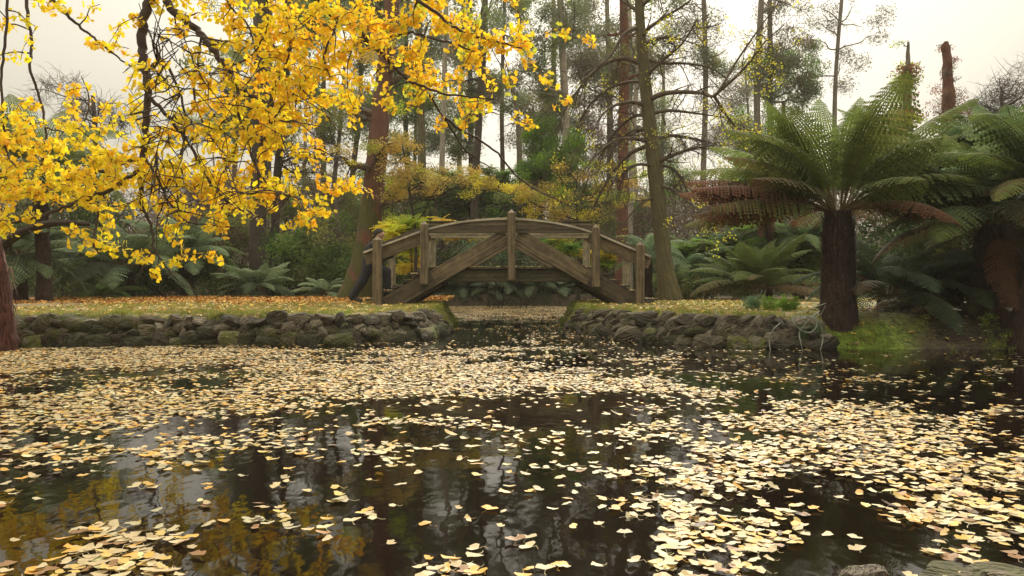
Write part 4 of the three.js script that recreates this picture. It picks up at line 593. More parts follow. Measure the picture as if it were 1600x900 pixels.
// ---------------------------------------------------------------- ginkgo leaves
function ginkgoLeaf(seed, flat) {
  const R = rng(seed), mb = new MB(), n = 8, r0 = 0.058, st = 0.035 + R() * 0.02, cup = (flat ? (seed % 3 === 0 ? 0.75 : 0.2) : 0.45) * (0.4 + R()), fold = (R() - 0.5) * 0.5, rows = [[], []];
  const put = (a, r) => { const x = Math.sin(a) * r, y = Math.cos(a) * r; return V(x, st + y, cup * (x * x + y * y * 0.5) / 0.05 * 0.35 + fold * Math.abs(x) * 0.5 + (flat ? 0.05 : 0.12) * r * Math.sin(a * 3 + seed)); };
  const c = mb.v(put(0, 0.002));
  for (let k = 0; k <= n; k++) { const a = -1.22 + k / n * 2.44, edge = r0 * (1 - 0.16 * Math.pow(Math.abs(a) / 1.22, 2) + 0.05 * Math.sin(k * 2.3 + seed) - (k === n / 2 ? 0.16 + 0.2 * R() : 0)); rows[0].push(mb.v(put(a * 0.96, edge * 0.52))); rows[1].push(mb.v(put(a, edge))); }
  for (let k = 0; k < n; k++) { mb.t(c, rows[0][k + 1], rows[0][k]); mb.t(rows[0][k], rows[0][k + 1], rows[1][k]); mb.t(rows[0][k + 1], rows[1][k + 1], rows[1][k]); }
  const bend = (R() - 0.5) * 0.03, p = [[0, 0, bend * 0.6], [bend, st * 0.5, bend], [0, st + 0.006, 0]]; const q = p.map(([x, y, z]) => [mb.v(V(x - 0.0013, y, z)), mb.v(V(x + 0.0013, y, z + 0.0013))]); for (let k = 0; k < 2; k++) { mb.t(q[k][0], q[k][1], q[k + 1][0]); mb.t(q[k][1], q[k + 1][1], q[k + 1][0]); }
  const g = mb.geo(); if (flat) { g.translate(0, -st - 0.025, 0); g.rotateX(-Math.PI / 2); } return g;
}
const hang = [1, 2, 3, 4].map((k) => ginkgoLeaf(k, false)), float = [11, 12, 13, 14, 15, 16].map((k) => ginkgoLeaf(k, true));
// ---------------------------------------------------------------- the ginkgo whose branches hang over the pond from the left
{
  const R = rng(2024), base = V(-9.7, 0.38, -10.2), t = thing('ginkgo_tree', 'golden ginkgo whose leafy dark branches hang into the upper left', 'tree', base);
  const nodes = [];
  function wood(name, pts, w0, w1, mat = M.twig, sides = 7) { const n = pts.length * 5, P = smooth(pts, n), rr = smoothR([w0, w1], n), mb = new MB(); for (let k = 1; k < n; k++) P[k].add(rdir(R).multiplyScalar(Math.min(0.018, rr[k] * 0.7))); tube(mb, P, rr, sides, { lump: 0.15, seed: R() * 50 }); P.forEach((p, k) => nodes.push({ p, r: rr[k] })); part(t, name, mb.geo(base), mat); return P; }
  { const tp = [V(-9.7, 0.2, -10.2), V(-9.55, 2, -10), V(-9.2, 4, -9.6), V(-8.8, 6, -9.2), V(-8.7, 8.2, -9)]; const mb = new MB(), P = smooth(tp, 24); tube(mb, P, smoothR([0.5, 0.36, 0.32, 0.26, 0.16], 24), 16, { lump: 0.1 }); part(t, 'trunk', mb.geo(base), M.barkBrown); }
  const D = 7.4, A = (px, py, d = D) => at(px, py, d);
  for (const pts of [[V(-9.1, 4.3, -9.5), V(-7, 5.2, -8.6), V(-5, 5.0, -7.9), A(240, -70), ], [V(-8.8, 5.6, -9.3), V(-6, 6.2, -8.6), V(-3.4, 5.6, -8), A(430, -80, 7.6)], [V(-3.4, 5.6, -8), V(-2.2, 5.2, -7.6), A(560, -90, 7.2), A(640, -70, 7)]]) { const mb = new MB(), P = smooth(pts, 20); tube(mb, P, smoothR([0.16, 0.09, 0.055], 20), 9, { lump: 0.12 }); part(t, 'limb', mb.geo(base), M.twig); }
  const W = 0.5 * D / F;                                     // half a pixel's width at the branches, in metres
  for (const [w0, w1, d0, d1, px] of [
    [18, 9, 7.4, 7.3, [[240, -70], [234, 0], [225, 45], [226, 90], [230, 140], [231, 190], [226, 240], [221, 285], [222, 330]]],
    [15, 6, 7.5, 7.2, [[250, -30], [268, 12], [293, 32], [316, 56], [338, 82], [356, 108], [372, 134], [392, 150], [420, 162]]],
    [13, 4, 7.2, 7.8, [[470, -40], [500, 8], [532, 32], [570, 58], [596, 84], [618, 108], [642, 128], [666, 146], [692, 182]]],
    [7, 3, 7.8, 8.6, [[692, 182], [720, 204], [748, 218], [776, 238], [802, 270], [836, 296], [872, 312]]], [5, 2.5, 7.8, 8.4, [[692, 182], [708, 206], [724, 232], [744, 248], [766, 262]]],
    [9, 3, 7, 6.9, [[600, -60], [640, -10], [680, 20], [706, 40], [738, 56], [778, 66], [815, 76]]], [6, 3, 7, 6.9, [[640, 128], [668, 138], [700, 148], [736, 152], [772, 156]]], [6, 3, 7.1, 7, [[606, 60], [640, 52], [680, 62], [712, 70], [742, 82]]],
    [8, 3, 7.6, 7.7, [[70, -20], [100, 20], [128, 44], [150, 62], [172, 80], [196, 98], [222, 112]]], [8, 4, 7.9, 7.6, [[40, -40], [46, 20], [50, 70], [50, 116], [62, 150], [72, 200], [70, 246], [50, 280]]], [6, 4, 7.2, 7.1, [[14, -30], [10, 60], [4, 130], [8, 200], [12, 240], [26, 262]]],
    [10, 4, 7.3, 7.0, [[222, 262], [190, 286], [148, 306], [95, 326], [50, 342], [0, 352], [-60, 366]]], [9, 4, 7.3, 7.6, [[222, 246], [196, 254], [170, 264], [130, 276], [90, 284], [40, 300], [-20, 310]]], [6, 3, 7.1, 7, [[150, 305], [153, 330], [149, 362], [146, 382], [158, 398]]],
    [7, 3, 7.2, 7.1, [[222, 320], [236, 350], [240, 380], [228, 410], [214, 436]]], [4, 2, 7.2, 7.3, [[238, 384], [262, 420], [280, 440], [300, 452]]],
    [9, 3, 7.3, 7.2, [[232, 150], [262, 180], [288, 214], [310, 250], [334, 290], [360, 318], [392, 338], [414, 358]]], [7, 3, 7.3, 7.4, [[229, 110], [256, 96], [276, 130], [290, 180], [286, 230], [276, 270], [282, 320], [300, 344]]], [6, 3, 7.2, 7.1, [[226, 246], [246, 276], [262, 312], [288, 344], [330, 352], [370, 356]]],
    [7, 3, 7.2, 7.1, [[372, 134], [372, 170], [384, 210], [396, 250], [412, 280], [436, 300], [472, 312]]], [5, 3, 7.2, 7.4, [[408, 226], [424, 196], [438, 172], [460, 146], [484, 118]]], [5, 2, 7.3, 7.6, [[420, 162], [450, 160], [490, 154], [520, 150]]], [6, 3, 7.4, 7.3, [[316, 56], [310, 100], [304, 150], [318, 190], [338, 226], [360, 250]]],
    [6, 3, 7.2, 7, [[455, -40], [448, 20], [456, 60], [448, 100], [430, 130]]], [6, 3, 7.2, 7, [[530, 30], [518, 60], [506, 90], [516, 120]]], [5, 3, 7.3, 7.2, [[356, 108], [390, 90], [410, 64], [420, 30], [416, -20]]], [6, 3, 7.1, 7, [[340, -40], [360, 10], [388, 40], [400, 80]]], [4, 2, 7.6, 7.5, [[72, 200], [100, 206], [130, 196], [140, 150], [128, 120]]], [5, 2, 7.2, 7, [[430, 130], [420, 180], [440, 230], [462, 262]]],
  ]) wood('branch', px.map(([x, y], k) => A(x, y, lerp(d0, d1, k / (px.length - 1)) + (R() - 0.5) * 0.12)), w0 * W * (w0 > 14 ? 0.95 : 0.7), w1 * W * 0.75);
  // where the foliage is thick, row by row of 40 pixel squares from x = -120, y = -80
  const rows = ['33345443466777888887665531', '33345433456777888887766542', '2231242112366777789876662200', '11111145123478865875689774', '22211002324457886357853200', '2222131134566888743664577400', '3336354353456864312126410', '55565666554458622100000', '66667876666541100000000', '77775776566777443300', '55444555344774650000', '2220006501421000', '00000110520', '0000000010110'];
  const twigs = new MB(), leaves = [], todo = [];
  const nearest = (p) => { let b = nodes[0], bd = 1e9; for (const q of nodes) { const d = q.p.distanceToSquared(p) + (q.p.y < p.y - 0.05 ? 0.03 : 0); if (d < bd) { bd = d; b = q; } } return [b, Math.sqrt(bd)]; };
  rows.forEach((row, j) => [...row].forEach((ch, i) => { const n = +ch * (j < 2 ? 0.6 : j > 9 ? 0.9 : j > 6 ? 1.6 : 1.25) * Math.pow(+ch / 9, 0.35); for (let k = 0; k < n; k++) if (R() < n - k) { const p = A(-120 + i * 40 + R() * 40, -80 + j * 40 + R() * 40, 7.3 + (R() - 0.5) * 0.9), e = nearest(p)[1]; if (R() < Math.exp(-Math.pow(e / 0.3, 2)) + 0.12) todo.push(p); } }));
  todo.map((p) => [p, nearest(p)[1]]).sort((a, b) => a[1] - b[1]).forEach(([p]) => {
    const [b, d] = nearest(p); const dir = p.clone().sub(b.p); if (d < 0.05) dir.copy(rdir(R));
    dir.normalize(); const end = p.clone().addScaledVector(dir, 0.03 + R() * 0.07).add(V((R() - 0.5) * 0.1, -R() * 0.07, (R() - 0.5) * 0.1));
    const mid = b.p.clone().lerp(p, 0.5).add(rdir(R).multiplyScalar(d * 0.12)); mid.y += d * 0.05;
    const P = smooth([b.p, mid, p, end], 8), r0 = clamp(b.r * 0.6, 0.004, 0.011); tube(twigs, P, smoothR([r0, 0.0032], 8), 4, { cap: false });
    P.forEach((q, k) => { if (k > 1 && k % 2 === 0) nodes.push({ p: q, r: lerp(r0, 0.004, k / 8) }); });
    const hue = clamp(R() * 0.75 - 0.1 + sstep(-3.2, -0.4, p.x) * 0.42), L = P.reduce((s, q, k) => k ? s + q.distanceTo(P[k - 1]) : 0, 0);
    for (let s = 0; s < 7; s++) {
      const f = 1 - Math.min(1, 0.30 / L) * (s / 7) * 0.95 - R() * 0.05, q = P[0].clone(), fi = clamp(f) * 8, i = Math.min(7, Math.floor(fi)); q.copy(P[i]).lerp(P[i + 1], fi - i);
      const spur = rdir(R).multiplyScalar(0.018).add(q); const i0 = twigs.v(q.clone().add(V(0.004, 0, 0)), 0, 0, null, V(1, 0, 0)), i1 = twigs.v(q.clone().add(V(-0.004, 0, 0)), 0, 0, null, V(-1, 0, 0)), i2 = twigs.v(spur, 0, 0, null, V(0, 0, 1)); twigs.t(i0, i1, i2);
      const m = 2 + Math.floor(R() * 2.2);
      for (let e = 0; e < m; e++) { const o = rdir(R); o.y = o.y * 0.8 - 0.25; o.normalize(); const h = hue + (R() - 0.5) * 0.5; leaves.push({ p: spur, q: quatY(o, R() * 6.28), s: 0.55 + R() * 0.34, c: vary(h < 0.3 ? [0.82, 0.68, 0.03] : h < 0.78 ? [0.86, 0.59, 0.025] : h < 0.93 ? [0.86, 0.49, 0.03] : [0.54, 0.56, 0.05], R, 0.16) }); }
    }
  });
  // bare spurred shoots among the leaves
  for (let k = 0; k < 190; k++) {
    const p = A(235 + R() * R() * 330, 40 + R() * 300, 7.0 + (R() - 0.5) * 0.5), [b, d] = nearest(p); if (d > 0.4) continue; const dir = p.clone().sub(b.p).normalize(); dir.y -= 0.35; dir.add(rdir(R).multiplyScalar(0.5)).normalize();
    const P = smooth([b.p, b.p.clone().lerp(p, 0.5).add(rdir(R).multiplyScalar(d * 0.1)), p, p.clone().addScaledVector(dir, 0.15 + R() * 0.25)], 10); tube(twigs, P, smoothR([0.0085, 0.0036], 10), 4, { cap: false });
    for (let s = 1; s < 10; s++) { if (R() < 0.25) continue; const q = P[s], e = rdir(R).multiplyScalar(0.03).add(q), i0 = twigs.v(q.clone().add(V(0, 0.005, 0)), 0, 0, null, V(0, 0, 1)), i1 = twigs.v(q.clone().add(V(0, -0.005, 0)), 0, 0, null, V(0, 0, 1)), i2 = twigs.v(e, 0, 0, null, V(0, 0, 1)); twigs.t(i0, i1, i2); }
  }
  part(t, 'twigs', twigs.geo(base), M.twig, true);
  const leafM = [[0.84, 0.65, 0.03], [0.87, 0.57, 0.025], [0.78, 0.66, 0.04]].map((c) => leafMat(0.5, { color: new THREE.Color().setRGB(...c) }));
  leaves.sort((a, b) => b.p.z - a.p.z);
  const inView = (o) => { const k = F / -o.p.z, x = 800 + o.p.x * k, y = HZ - (o.p.y - EYE) * k; return x > 0 && x < 1600 && y > 0; };
  const big = leaves.filter(inView).slice(0, 300), rest = leaves.filter((o) => !big.includes(o));
  big.forEach((o, k) => { const m = part(t, 'leaf', hang[k % 4], leafM[Math.floor(R() * 3)]); m.position.copy(o.p).sub(base); m.quaternion.copy(o.q); m.scale.setScalar(o.s); });
  for (let k = 0; k < 4; k++) instances(t, 'foliage', hang[k], leafMat(0.5), rest.filter((_, i) => i % 4 === k), base);
  console.log('ginkgo leaves', leaves.length);
}
// ---------------------------------------------------------------- leaves on the water
{
  const rowY = [478, 492, 508, 530, 545, 562, 580, 600, 620, 640, 660, 680, 700, 730, 760, 800, 840, 880, 930];
  const map = ['88888888898988888888', '88888888898988888888', '33333333112233333333', '44443322112211222111', '67765543333321111011', '99998756754432211111', '65444579965444332112', '44534799999873332222', '67658886433345443222', '78765433222334468733', '77754433322234479964', '77654443334442489983', '77543424355544699984', '55333222235655544566', '32122134334247733466', '11113413343247662455', '16830211222226662467', '68830001532225311257', '68830011422225311257'];
  const cover = (px, py) => { const u = clamp(px / 80 - 0.5, 0, 18.99), i = Math.floor(u); let j = 0; while (j < rowY.length - 2 && rowY[j + 1] < py) j++; const v = clamp((py - rowY[j]) / (rowY[j + 1] - rowY[j])), g = (jj) => lerp(+map[jj][i], +map[jj][i + 1], u - i); return lerp(g(j), g(j + 1), v) / 10; };
  const R = rng(55), list = [];
  const tint = () => { const k = R(); return vary(k < 0.55 ? [0.47, 0.375, 0.215] : k < 0.76 ? [0.50, 0.35, 0.11] : k < 0.87 ? [0.58, 0.32, 0.06] : k < 0.93 ? [0.26, 0.14, 0.06] : k < 0.96 ? [0.10, 0.06, 0.035] : [0.55, 0.50, 0.28], R, 0.22); };
  const dens = 1500, drop = (x0, x1, z0, z1) => { const n = Math.round((x1 - x0) * (z1 - z0) * dens); for (let k = 0; k < n; k++) {
    const x = x0 + R() * (x1 - x0), z = z0 + R() * (z1 - z0), d = -z, px = 800 + x * F / d, py = HZ + EYE * F / d; if (px < -260 || px > 1860) { R(); continue; }
    let c = d < 1.8 ? 0.35 : cover(px, py); const n1 = fbm(x * 1.5 + 0.4 * N3(z * 3, x), z * 1.9, 8.3), n2 = N3(x * 6, z * 6, 2.2);
    if (c < 0.82) { const u = 0.5 + 0.62 * n1 + 0.3 * n2; c = 0.3 * c * clamp(0.6 + u * 0.8) + 0.66 * sstep(1 - c - 0.2, 1 - c + 0.14, u) * Math.min(1, c * 3); } c *= 0.9; if (d > 14) c *= clamp(0.55 + 0.7 * n1, 0.2, 1); c = clamp(c, 0, 0.88); if (c < 0.004) continue;
    if (R() > -Math.log(1 - c) / 0.0019 / dens) continue; if (landSide(x, z) > -0.02) continue;
    list.push({ p: V(x, 0.003 + R() * 0.009, z), q: new THREE.Quaternion().setFromEuler(new THREE.Euler((R() - 0.5) * 0.14, R() * 6.283, (R() - 0.5) * 0.14 + (R() < 0.14 ? (R() - 0.5) * 0.9 : 0), 'YXZ')), s: 0.38 + R() * R() * 0.2 + R() * 0.28, c: tint(), px, py });
  } };
  drop(-9.5, 9.5, -12.5, -1.3); drop(-4.6, 4.6, -26, -12.5);
  list.sort((a, b) => b.p.z - a.p.z);
  const seen = list.filter((o) => o.px > -20 && o.px < 1620 && o.py < 915), big = seen.slice(0, 300), set = new Set(big);
  const mats = [[0.50, 0.40, 0.235], [0.43, 0.335, 0.19], [0.52, 0.36, 0.11], [0.58, 0.32, 0.06], [0.24, 0.13, 0.055], [0.60, 0.62, 0.30]].map((c) => leafMat(0.25, { color: new THREE.Color().setRGB(...c), roughness: 0.6 }));
  const words = ['pale cream', 'cream', 'yellow', 'orange', 'brown', 'pale green'];
  big.forEach((o) => { let b = 0, bd = 9; mats.forEach((m, k) => { const e = Math.abs(m.color.r - o.c[0]) + Math.abs(m.color.g - o.c[1]) + Math.abs(m.color.b - o.c[2]); if (e < bd) { bd = e; b = k; } }); const m = shadow(new THREE.Mesh(float[Math.floor(R() * 6)], mats[b])); m.name = numbered('floating_leaf'); m.position.copy(o.p); m.quaternion.copy(o.q); m.scale.setScalar(o.s); m.userData = { label: words[b] + ' fan shaped leaf floating on the dark pond in the foreground', category: 'leaf', group: words[b] + ' leaves floating in the foreground' }; scene.add(m); });
  const raft = new THREE.Group(); raft.name = 'floating_leaves'; raft.userData = { kind: 'stuff', label: 'rafts of pale fallen leaves floating all over the pond', category: 'leaves' }; scene.add(raft);
  const rest = list.filter((o) => !set.has(o)), fm = leafMat(0.25, { roughness: 0.6 }); for (let k = 0; k < 6; k++) instances(raft, 'leaves', float[k], fm, rest.filter((_, i) => i % 6 === k));
  console.log('floating leaves', list.length);
}
// ---------------------------------------------------------------- surfaces from a distance field
function surface(f, lo, hi, cell) {
  const n = [0, 1, 2].map((k) => Math.ceil((hi.getComponent(k) - lo.getComponent(k)) / cell) + 1), [nx, ny, nz_] = n, val = new Float32Array(nx * ny * nz_), id = (i, j, k) => (k * ny + j) * nx + i;
  for (let k = 0; k < nz_; k++) for (let j = 0; j < ny; j++) for (let i = 0; i < nx; i++) val[id(i, j, k)] = f(lo.x + i * cell, lo.y + j * cell, lo.z + k * cell);
  const vid = new Int32Array(nx * ny * nz_).fill(-1), mb = new MB(), E = [[0, 1], [2, 3], [4, 5], [6, 7], [0, 2], [1, 3], [4, 6], [5, 7], [0, 4], [1, 5], [2, 6], [3, 7]];
  for (let k = 0; k + 1 < nz_; k++) for (let j = 0; j + 1 < ny; j++) for (let i = 0; i + 1 < nx; i++) {
    const c = []; let m = 0; for (let q = 0; q < 8; q++) { const w = val[id(i + (q & 1), j + ((q >> 1) & 1), k + (q >> 2))]; c.push(w); if (w < 0) m++; } if (!m || m === 8) continue;
    let x = 0, y = 0, z = 0, s = 0; for (const [a, b] of E) if ((c[a] < 0) !== (c[b] < 0)) { const t = c[a] / (c[a] - c[b]); x += lerp(a & 1, b & 1, t); y += lerp((a >> 1) & 1, (b >> 1) & 1, t); z += lerp(a >> 2, b >> 2, t); s++; }
    vid[id(i, j, k)] = mb.v(V(lo.x + (i + x / s) * cell, lo.y + (j + y / s) * cell, lo.z + (k + z / s) * cell), (i + x) * cell, (j + y) * cell);
  }
  const quad = (a, b, c, d, fl) => { if (a < 0 || b < 0 || c < 0 || d < 0) return; if (fl) { mb.t(a, b, c); mb.t(a, c, d); } else { mb.t(a, c, b); mb.t(a, d, c); } };
  for (let k = 1; k + 1 < nz_; k++) for (let j = 1; j + 1 < ny; j++) for (let i = 1; i + 1 < nx; i++) {
    const w = val[id(i, j, k)] < 0;
    if (w !== val[id(i + 1, j, k)] < 0) quad(vid[id(i, j - 1, k - 1)], vid[id(i, j, k - 1)], vid[id(i, j, k)], vid[id(i, j - 1, k)], w);
    if (w !== val[id(i, j + 1, k)] < 0) quad(vid[id(i - 1, j, k - 1)], vid[id(i - 1, j, k)], vid[id(i, j, k)], vid[id(i, j, k - 1)], w);
    if (w !== val[id(i, j, k + 1)] < 0) quad(vid[id(i - 1, j - 1, k)], vid[id(i, j - 1, k)], vid[id(i, j, k)], vid[id(i - 1, j, k)], w);
  }
  return mb;
}
const cone = (a, b, ra, rb) => { const bx = b.x - a.x, by = b.y - a.y, bz = b.z - a.z, l = bx * bx + by * by + bz * bz; return (x, y, z) => { const px = x - a.x, py = y - a.y, pz = z - a.z, t = clamp((px * bx + py * by + pz * bz) / l), dx = px - bx * t, dy = py - by * t, dz = pz - bz * t; return Math.sqrt(dx * dx + dy * dy + dz * dz) - lerp(ra, rb, t); }; };
const blend = (fs, k) => (x, y, z) => { let d = fs[0](x, y, z); for (let q = 1; q < fs.length; q++) { const e = fs[q](x, y, z), h = Math.max(k - Math.abs(d - e), 0) / k; d = Math.min(d, e) - h * h * k * 0.25; } return d; };
const cut = (f, g) => (x, y, z) => Math.max(f(x, y, z), g(x, y, z));
{
  // the walker on the first steps of the bridge, leaning forward, hand at the rail
  const Z = -14.93, J = (x, y, z = 0) => V(x, y, Z + z), base = V(-2.85, 0.44, Z);
  const t = thing('person', 'person in dark jacket and trousers walking up onto the left end of the bridge', 'person', base);
  const hip = J(-2.87, 1.19), waist = J(-2.855, 1.31), chest = J(-2.80, 1.47), neck = J(-2.745, 1.60), head = J(-2.69, 1.775);
  const hl = J(-2.87, 1.16, 0.085), kl = J(-3.02, 0.84, 0.09), al = J(-3.215, 0.555, 0.085), hr = J(-2.86, 1.16, -0.085), kr = J(-2.57, 1.045, -0.09), ar = J(-2.535, 0.745, -0.085);
  const sl = J(-2.775, 1.535, 0.17), el = J(-2.80, 1.30, 0.22), wl = J(-2.655, 1.33, 0.20), sr = J(-2.775, 1.535, -0.17), er = J(-2.67, 1.33, -0.22), wr = J(-2.49, 1.38, -0.24);
  const toeL = J(-3.09, 0.462, 0.09), toeR = J(-2.39, 0.69, -0.09);
  const limbs = (q) => [cone(hip, waist, 0.125 + q, 0.115 + q), cone(waist, chest, 0.115 + q, 0.135 + q), cone(chest, neck, 0.135 + q, 0.07 + q)];
  const arms = (q) => [cone(J(-2.79, 1.52, 0.1), sl, 0.08 + q, 0.062 + q), cone(sl, el, 0.056 + q, 0.043 + q), cone(el, wl, 0.042 + q, 0.03 + q), cone(J(-2.79, 1.52, -0.1), sr, 0.08 + q, 0.062 + q), cone(sr, er, 0.056 + q, 0.043 + q), cone(er, wr, 0.042 + q, 0.03 + q)];
  const legs = (q) => [cone(hip, hl, 0.11 + q, 0.09 + q), cone(hl, kl, 0.085 + q, 0.058 + q), cone(kl, al, 0.056 + q, 0.038 + q), cone(hip, hr, 0.11 + q, 0.09 + q), cone(hr, kr, 0.085 + q, 0.058 + q), cone(kr, ar, 0.056 + q, 0.038 + q)];
  const skin = std([0.40, 0.23, 0.16], { roughness: 0.6 }), navy = std([0.010, 0.010, 0.013], { bumpMap: T.stoneB, bumpScale: 0.006 }), trou = std([0.012, 0.010, 0.017]), shoe = std([0.02, 0.016, 0.014], { roughness: 0.5 }), hairM = std([0.018, 0.013, 0.011], { bumpMap: T.fibre, bumpScale: 0.01 });
  const H = (x, y, z) => { const c = Math.cos(-0.16), s = Math.sin(-0.16); return V(head.x + x * c - y * s, head.y + x * s + y * c, head.z + z); };  // head leans forward
  const headF = blend([cone(H(-0.012, 0.03, 0), H(-0.02, 0.035, 0), 0.094, 0.094), cone(H(0.02, -0.02, 0), H(0.042, -0.082, 0), 0.07, 0.034), cone(H(0.07, 0.03, 0), H(0.07, 0.03, 0.0001), 0.03, 0.03), cone(H(-0.03, -0.05, 0), neck, 0.056, 0.06)], 0.04);
  const face = blend([headF, cone(H(0.082, 0.012, 0), H(0.106, -0.018, 0), 0.010, 0.014), cone(H(0.074, -0.05, 0.015), H(0.074, -0.05, -0.015), 0.014, 0.014), cone(H(-0.015, 0.015, 0.085), H(-0.02, -0.02, 0.083), 0.016, 0.011), cone(H(-0.015, 0.015, -0.085), H(-0.02, -0.02, -0.083), 0.016, 0.011)], 0.012);
  const eyed = (x, y, z) => { let d = face(x, y, z); for (const s of [-1, 1]) { const e = H(0.088, 0.018, 0.033 * s); d = Math.max(d, 0.014 - Math.hypot(x - e.x, y - e.y, z - e.z)); } return d; };
  const bones = blend([...limbs(-0.01), ...arms(-0.008), ...legs(-0.01), cone(neck, head, 0.05, 0.05), cone(al, toeL, 0.034, 0.026), cone(ar, toeR, 0.034, 0.026)], 0.04);
  const hand = (w, d, up, side) => { const fs = [cone(w, w.clone().addScaledVector(d, 0.07), 0.024, 0.03)]; const p = w.clone().addScaledVector(d, 0.075); for (let k = 0; k < 4; k++) { const r = p.clone().addScaledVector(side, (k - 1.5) * 0.019), L = [0.065, 0.075, 0.07, 0.055][k], m = r.clone().addScaledVector(d, L * 0.5).addScaledVector(up, -0.006), e = m.clone().addScaledVector(d, L * 0.28).addScaledVector(up, -L * 0.42); fs.push(cone(r, m, 0.009, 0.0085), cone(m, e, 0.0085, 0.007)); } const th = w.clone().addScaledVector(d, 0.025).addScaledVector(side, -0.03), t2 = th.clone().addScaledVector(d, 0.035).addScaledVector(side, -0.022); fs.push(cone(th, t2, 0.011, 0.0095), cone(t2, t2.clone().addScaledVector(d, 0.03).addScaledVector(up, -0.008), 0.0095, 0.008)); return blend(fs, 0.008); };
  const hL = hand(wl, V(0.95, 0.1, 0).normalize(), V(-0.1, 0.95, 0), V(0, 0, 1)), hR = hand(wr, V(0.9, 0.25, -0.2).normalize(), V(-0.2, 0.95, 0), V(0, 0, -1));
  const body = [surface(bones, V(-3.4, 0.38, Z - 0.42), V(-2.2, 1.95, Z + 0.42), 0.014), surface(eyed, V(-2.86, 1.58, Z - 0.13), V(-2.53, 1.92, Z + 0.13), 0.005), surface(hL, wl.clone().add(V(-0.06, -0.1, -0.09)), wl.clone().add(V(0.2, 0.09, 0.09)), 0.004), surface(hR, wr.clone().add(V(-0.06, -0.1, -0.12)), wr.clone().add(V(0.2, 0.12, 0.09)), 0.004)];
  part(t, 'body', mergeGeometries(body.map((m) => m.geo(base))), skin);
  part(t, 'jacket', surface(cut(blend([...limbs(0.04), ...arms(0.03), cone(hip, J(-2.885, 1.06), 0.155, 0.16)], 0.06), (x, y, z) => Math.max(1.02 - y + 0.008 * Math.sin(x * 40), -0.035 + Math.min(0, 0) + (Math.hypot(x - wl.x - 0.03, y - wl.y, z - wl.z) < 0.04 ? 0.04 : 0) - 0.0, y - 1.675)), V(-3.2, 0.92, Z - 0.36), V(-2.4, 1.75, Z + 0.36), 0.012).geo(base), navy);
  part(t, 'trousers', surface(cut(blend([...legs(0.026), cone(kl, J(-3.225, 0.52, 0.085), 0.08, 0.062), cone(kr, J(-2.53, 0.715, -0.085), 0.08, 0.062)], 0.05), (x, y, z) => y - 1.2), V(-3.45, 0.43, Z - 0.34), V(-2.3, 1.3, Z + 0.3), 0.012).geo(base), trou);
  for (const [a, b, h] of [[al, toeL, J(-3.235, 0.525, 0.087)], [ar, toeR, J(-2.555, 0.70, -0.088)]]) part(t, 'shoe', surface(blend([cone(a, h, 0.052, 0.046), cone(h, b, 0.046, 0.042), cone(b, b.clone().add(V(0.05, -0.004, 0)), 0.042, 0.036)], 0.03), V(Math.min(a.x, h.x) - 0.12, b.y - 0.1, b.z - 0.1), V(b.x + 0.12, a.y + 0.1, b.z + 0.1), 0.008).geo(base), shoe);
  part(t, 'hair', surface(cut((x, y, z) => headF(x, y, z) - 0.012, (x, y, z) => { const q = V(x, y, z).sub(head), u = q.x * Math.cos(0.16) - q.y * Math.sin(0.16) * -1 * -1, w = q.y; return Math.min(1, Math.max(-(w - 0.035) + Math.max(0, u - 0.02) * 0.9 + Math.min(0, u + 0.01) * 1.15, -0.2)); }), V(-2.86, 1.6, Z - 0.14), V(-2.54, 1.93, Z + 0.14), 0.006).geo(base), hairM);
}
// ---------------------------------------------------------------- red barked trunk at the left edge
{
  const d = 8.75, s = d / F, base = at(4, 552, d); base.y = 0; const t = thing('red_barked_tree', 'red brown shaggy trunk standing in the water at the left edge', 'tree', base), R = rng(17);
  const P = smooth([[2, 556], [4, 520], [2, 470], [-6, 410], [-22, 340], [-40, 240], [-60, 100]].map(([x, y]) => at(x, y, d)), 30); P[0].y = -0.3; const mb = new MB(); tube(mb, P, smoothR([44, 36, 30, 28, 26, 24, 20].map((q) => q / 2 * s), 30), 18, { lump: 0.16, seed: 8 }); part(t, 'trunk', mb.geo(base), bark([0.12, 0.042, 0.034], 0.03));
  for (const [r0, r1, px] of [[20, 8, [[-14, 400], [14, 376], [50, 356], [92, 348], [140, 350]]], [14, 4, [[-30, 330], [-10, 290], [10, 270], [30, 262]]]]) limb(t, base, R, px.map(([x, y]) => at(x, y, d + 0.3)), r0 / 2 * s, r1 / 2 * s, M.barkDark, { twigs: 4, tl: 0.35, levels: 0, name: 'branch' });
  const fb = new MB(); for (let k = 0; k < 420; k++) { const p = P[Math.floor(R() * 16)], a = R() * 6.28, o = V(Math.cos(a), 0, Math.sin(a)), q = p.clone().addScaledVector(o, 0.15); q.y += R() * 0.05; const w = 0.008, e = q.clone().addScaledVector(o, 0.02 + R() * 0.02); e.y -= 0.06 + R() * 0.12; const i = fb.v(q.clone().add(V(-o.z * w, 0, o.x * w))), j = fb.v(q.clone().add(V(o.z * w, 0, -o.x * w))), l = fb.v(e); fb.t(i, j, l); } part(t, 'bark_strips', fb.geo(base), std([0.11, 0.036, 0.03]), true);
}
{
  const d = 11.2, a = at(1372, 474, d), b = at(1444, 488, d), base = a.clone(), t = thing('fallen_log', 'dark fallen log on the grass between the two big tree ferns', 'log', base), mb = new MB(); tube(mb, smooth([a, a.clone().lerp(b, 0.5).add(V(0, 0.015, 0.05)), b], 12), smoothR([0.075, 0.07, 0.05], 12), 9, { lump: 0.15, seed: 4 }); part(t, 'trunk', mb.geo(base), M.barkDark);
}
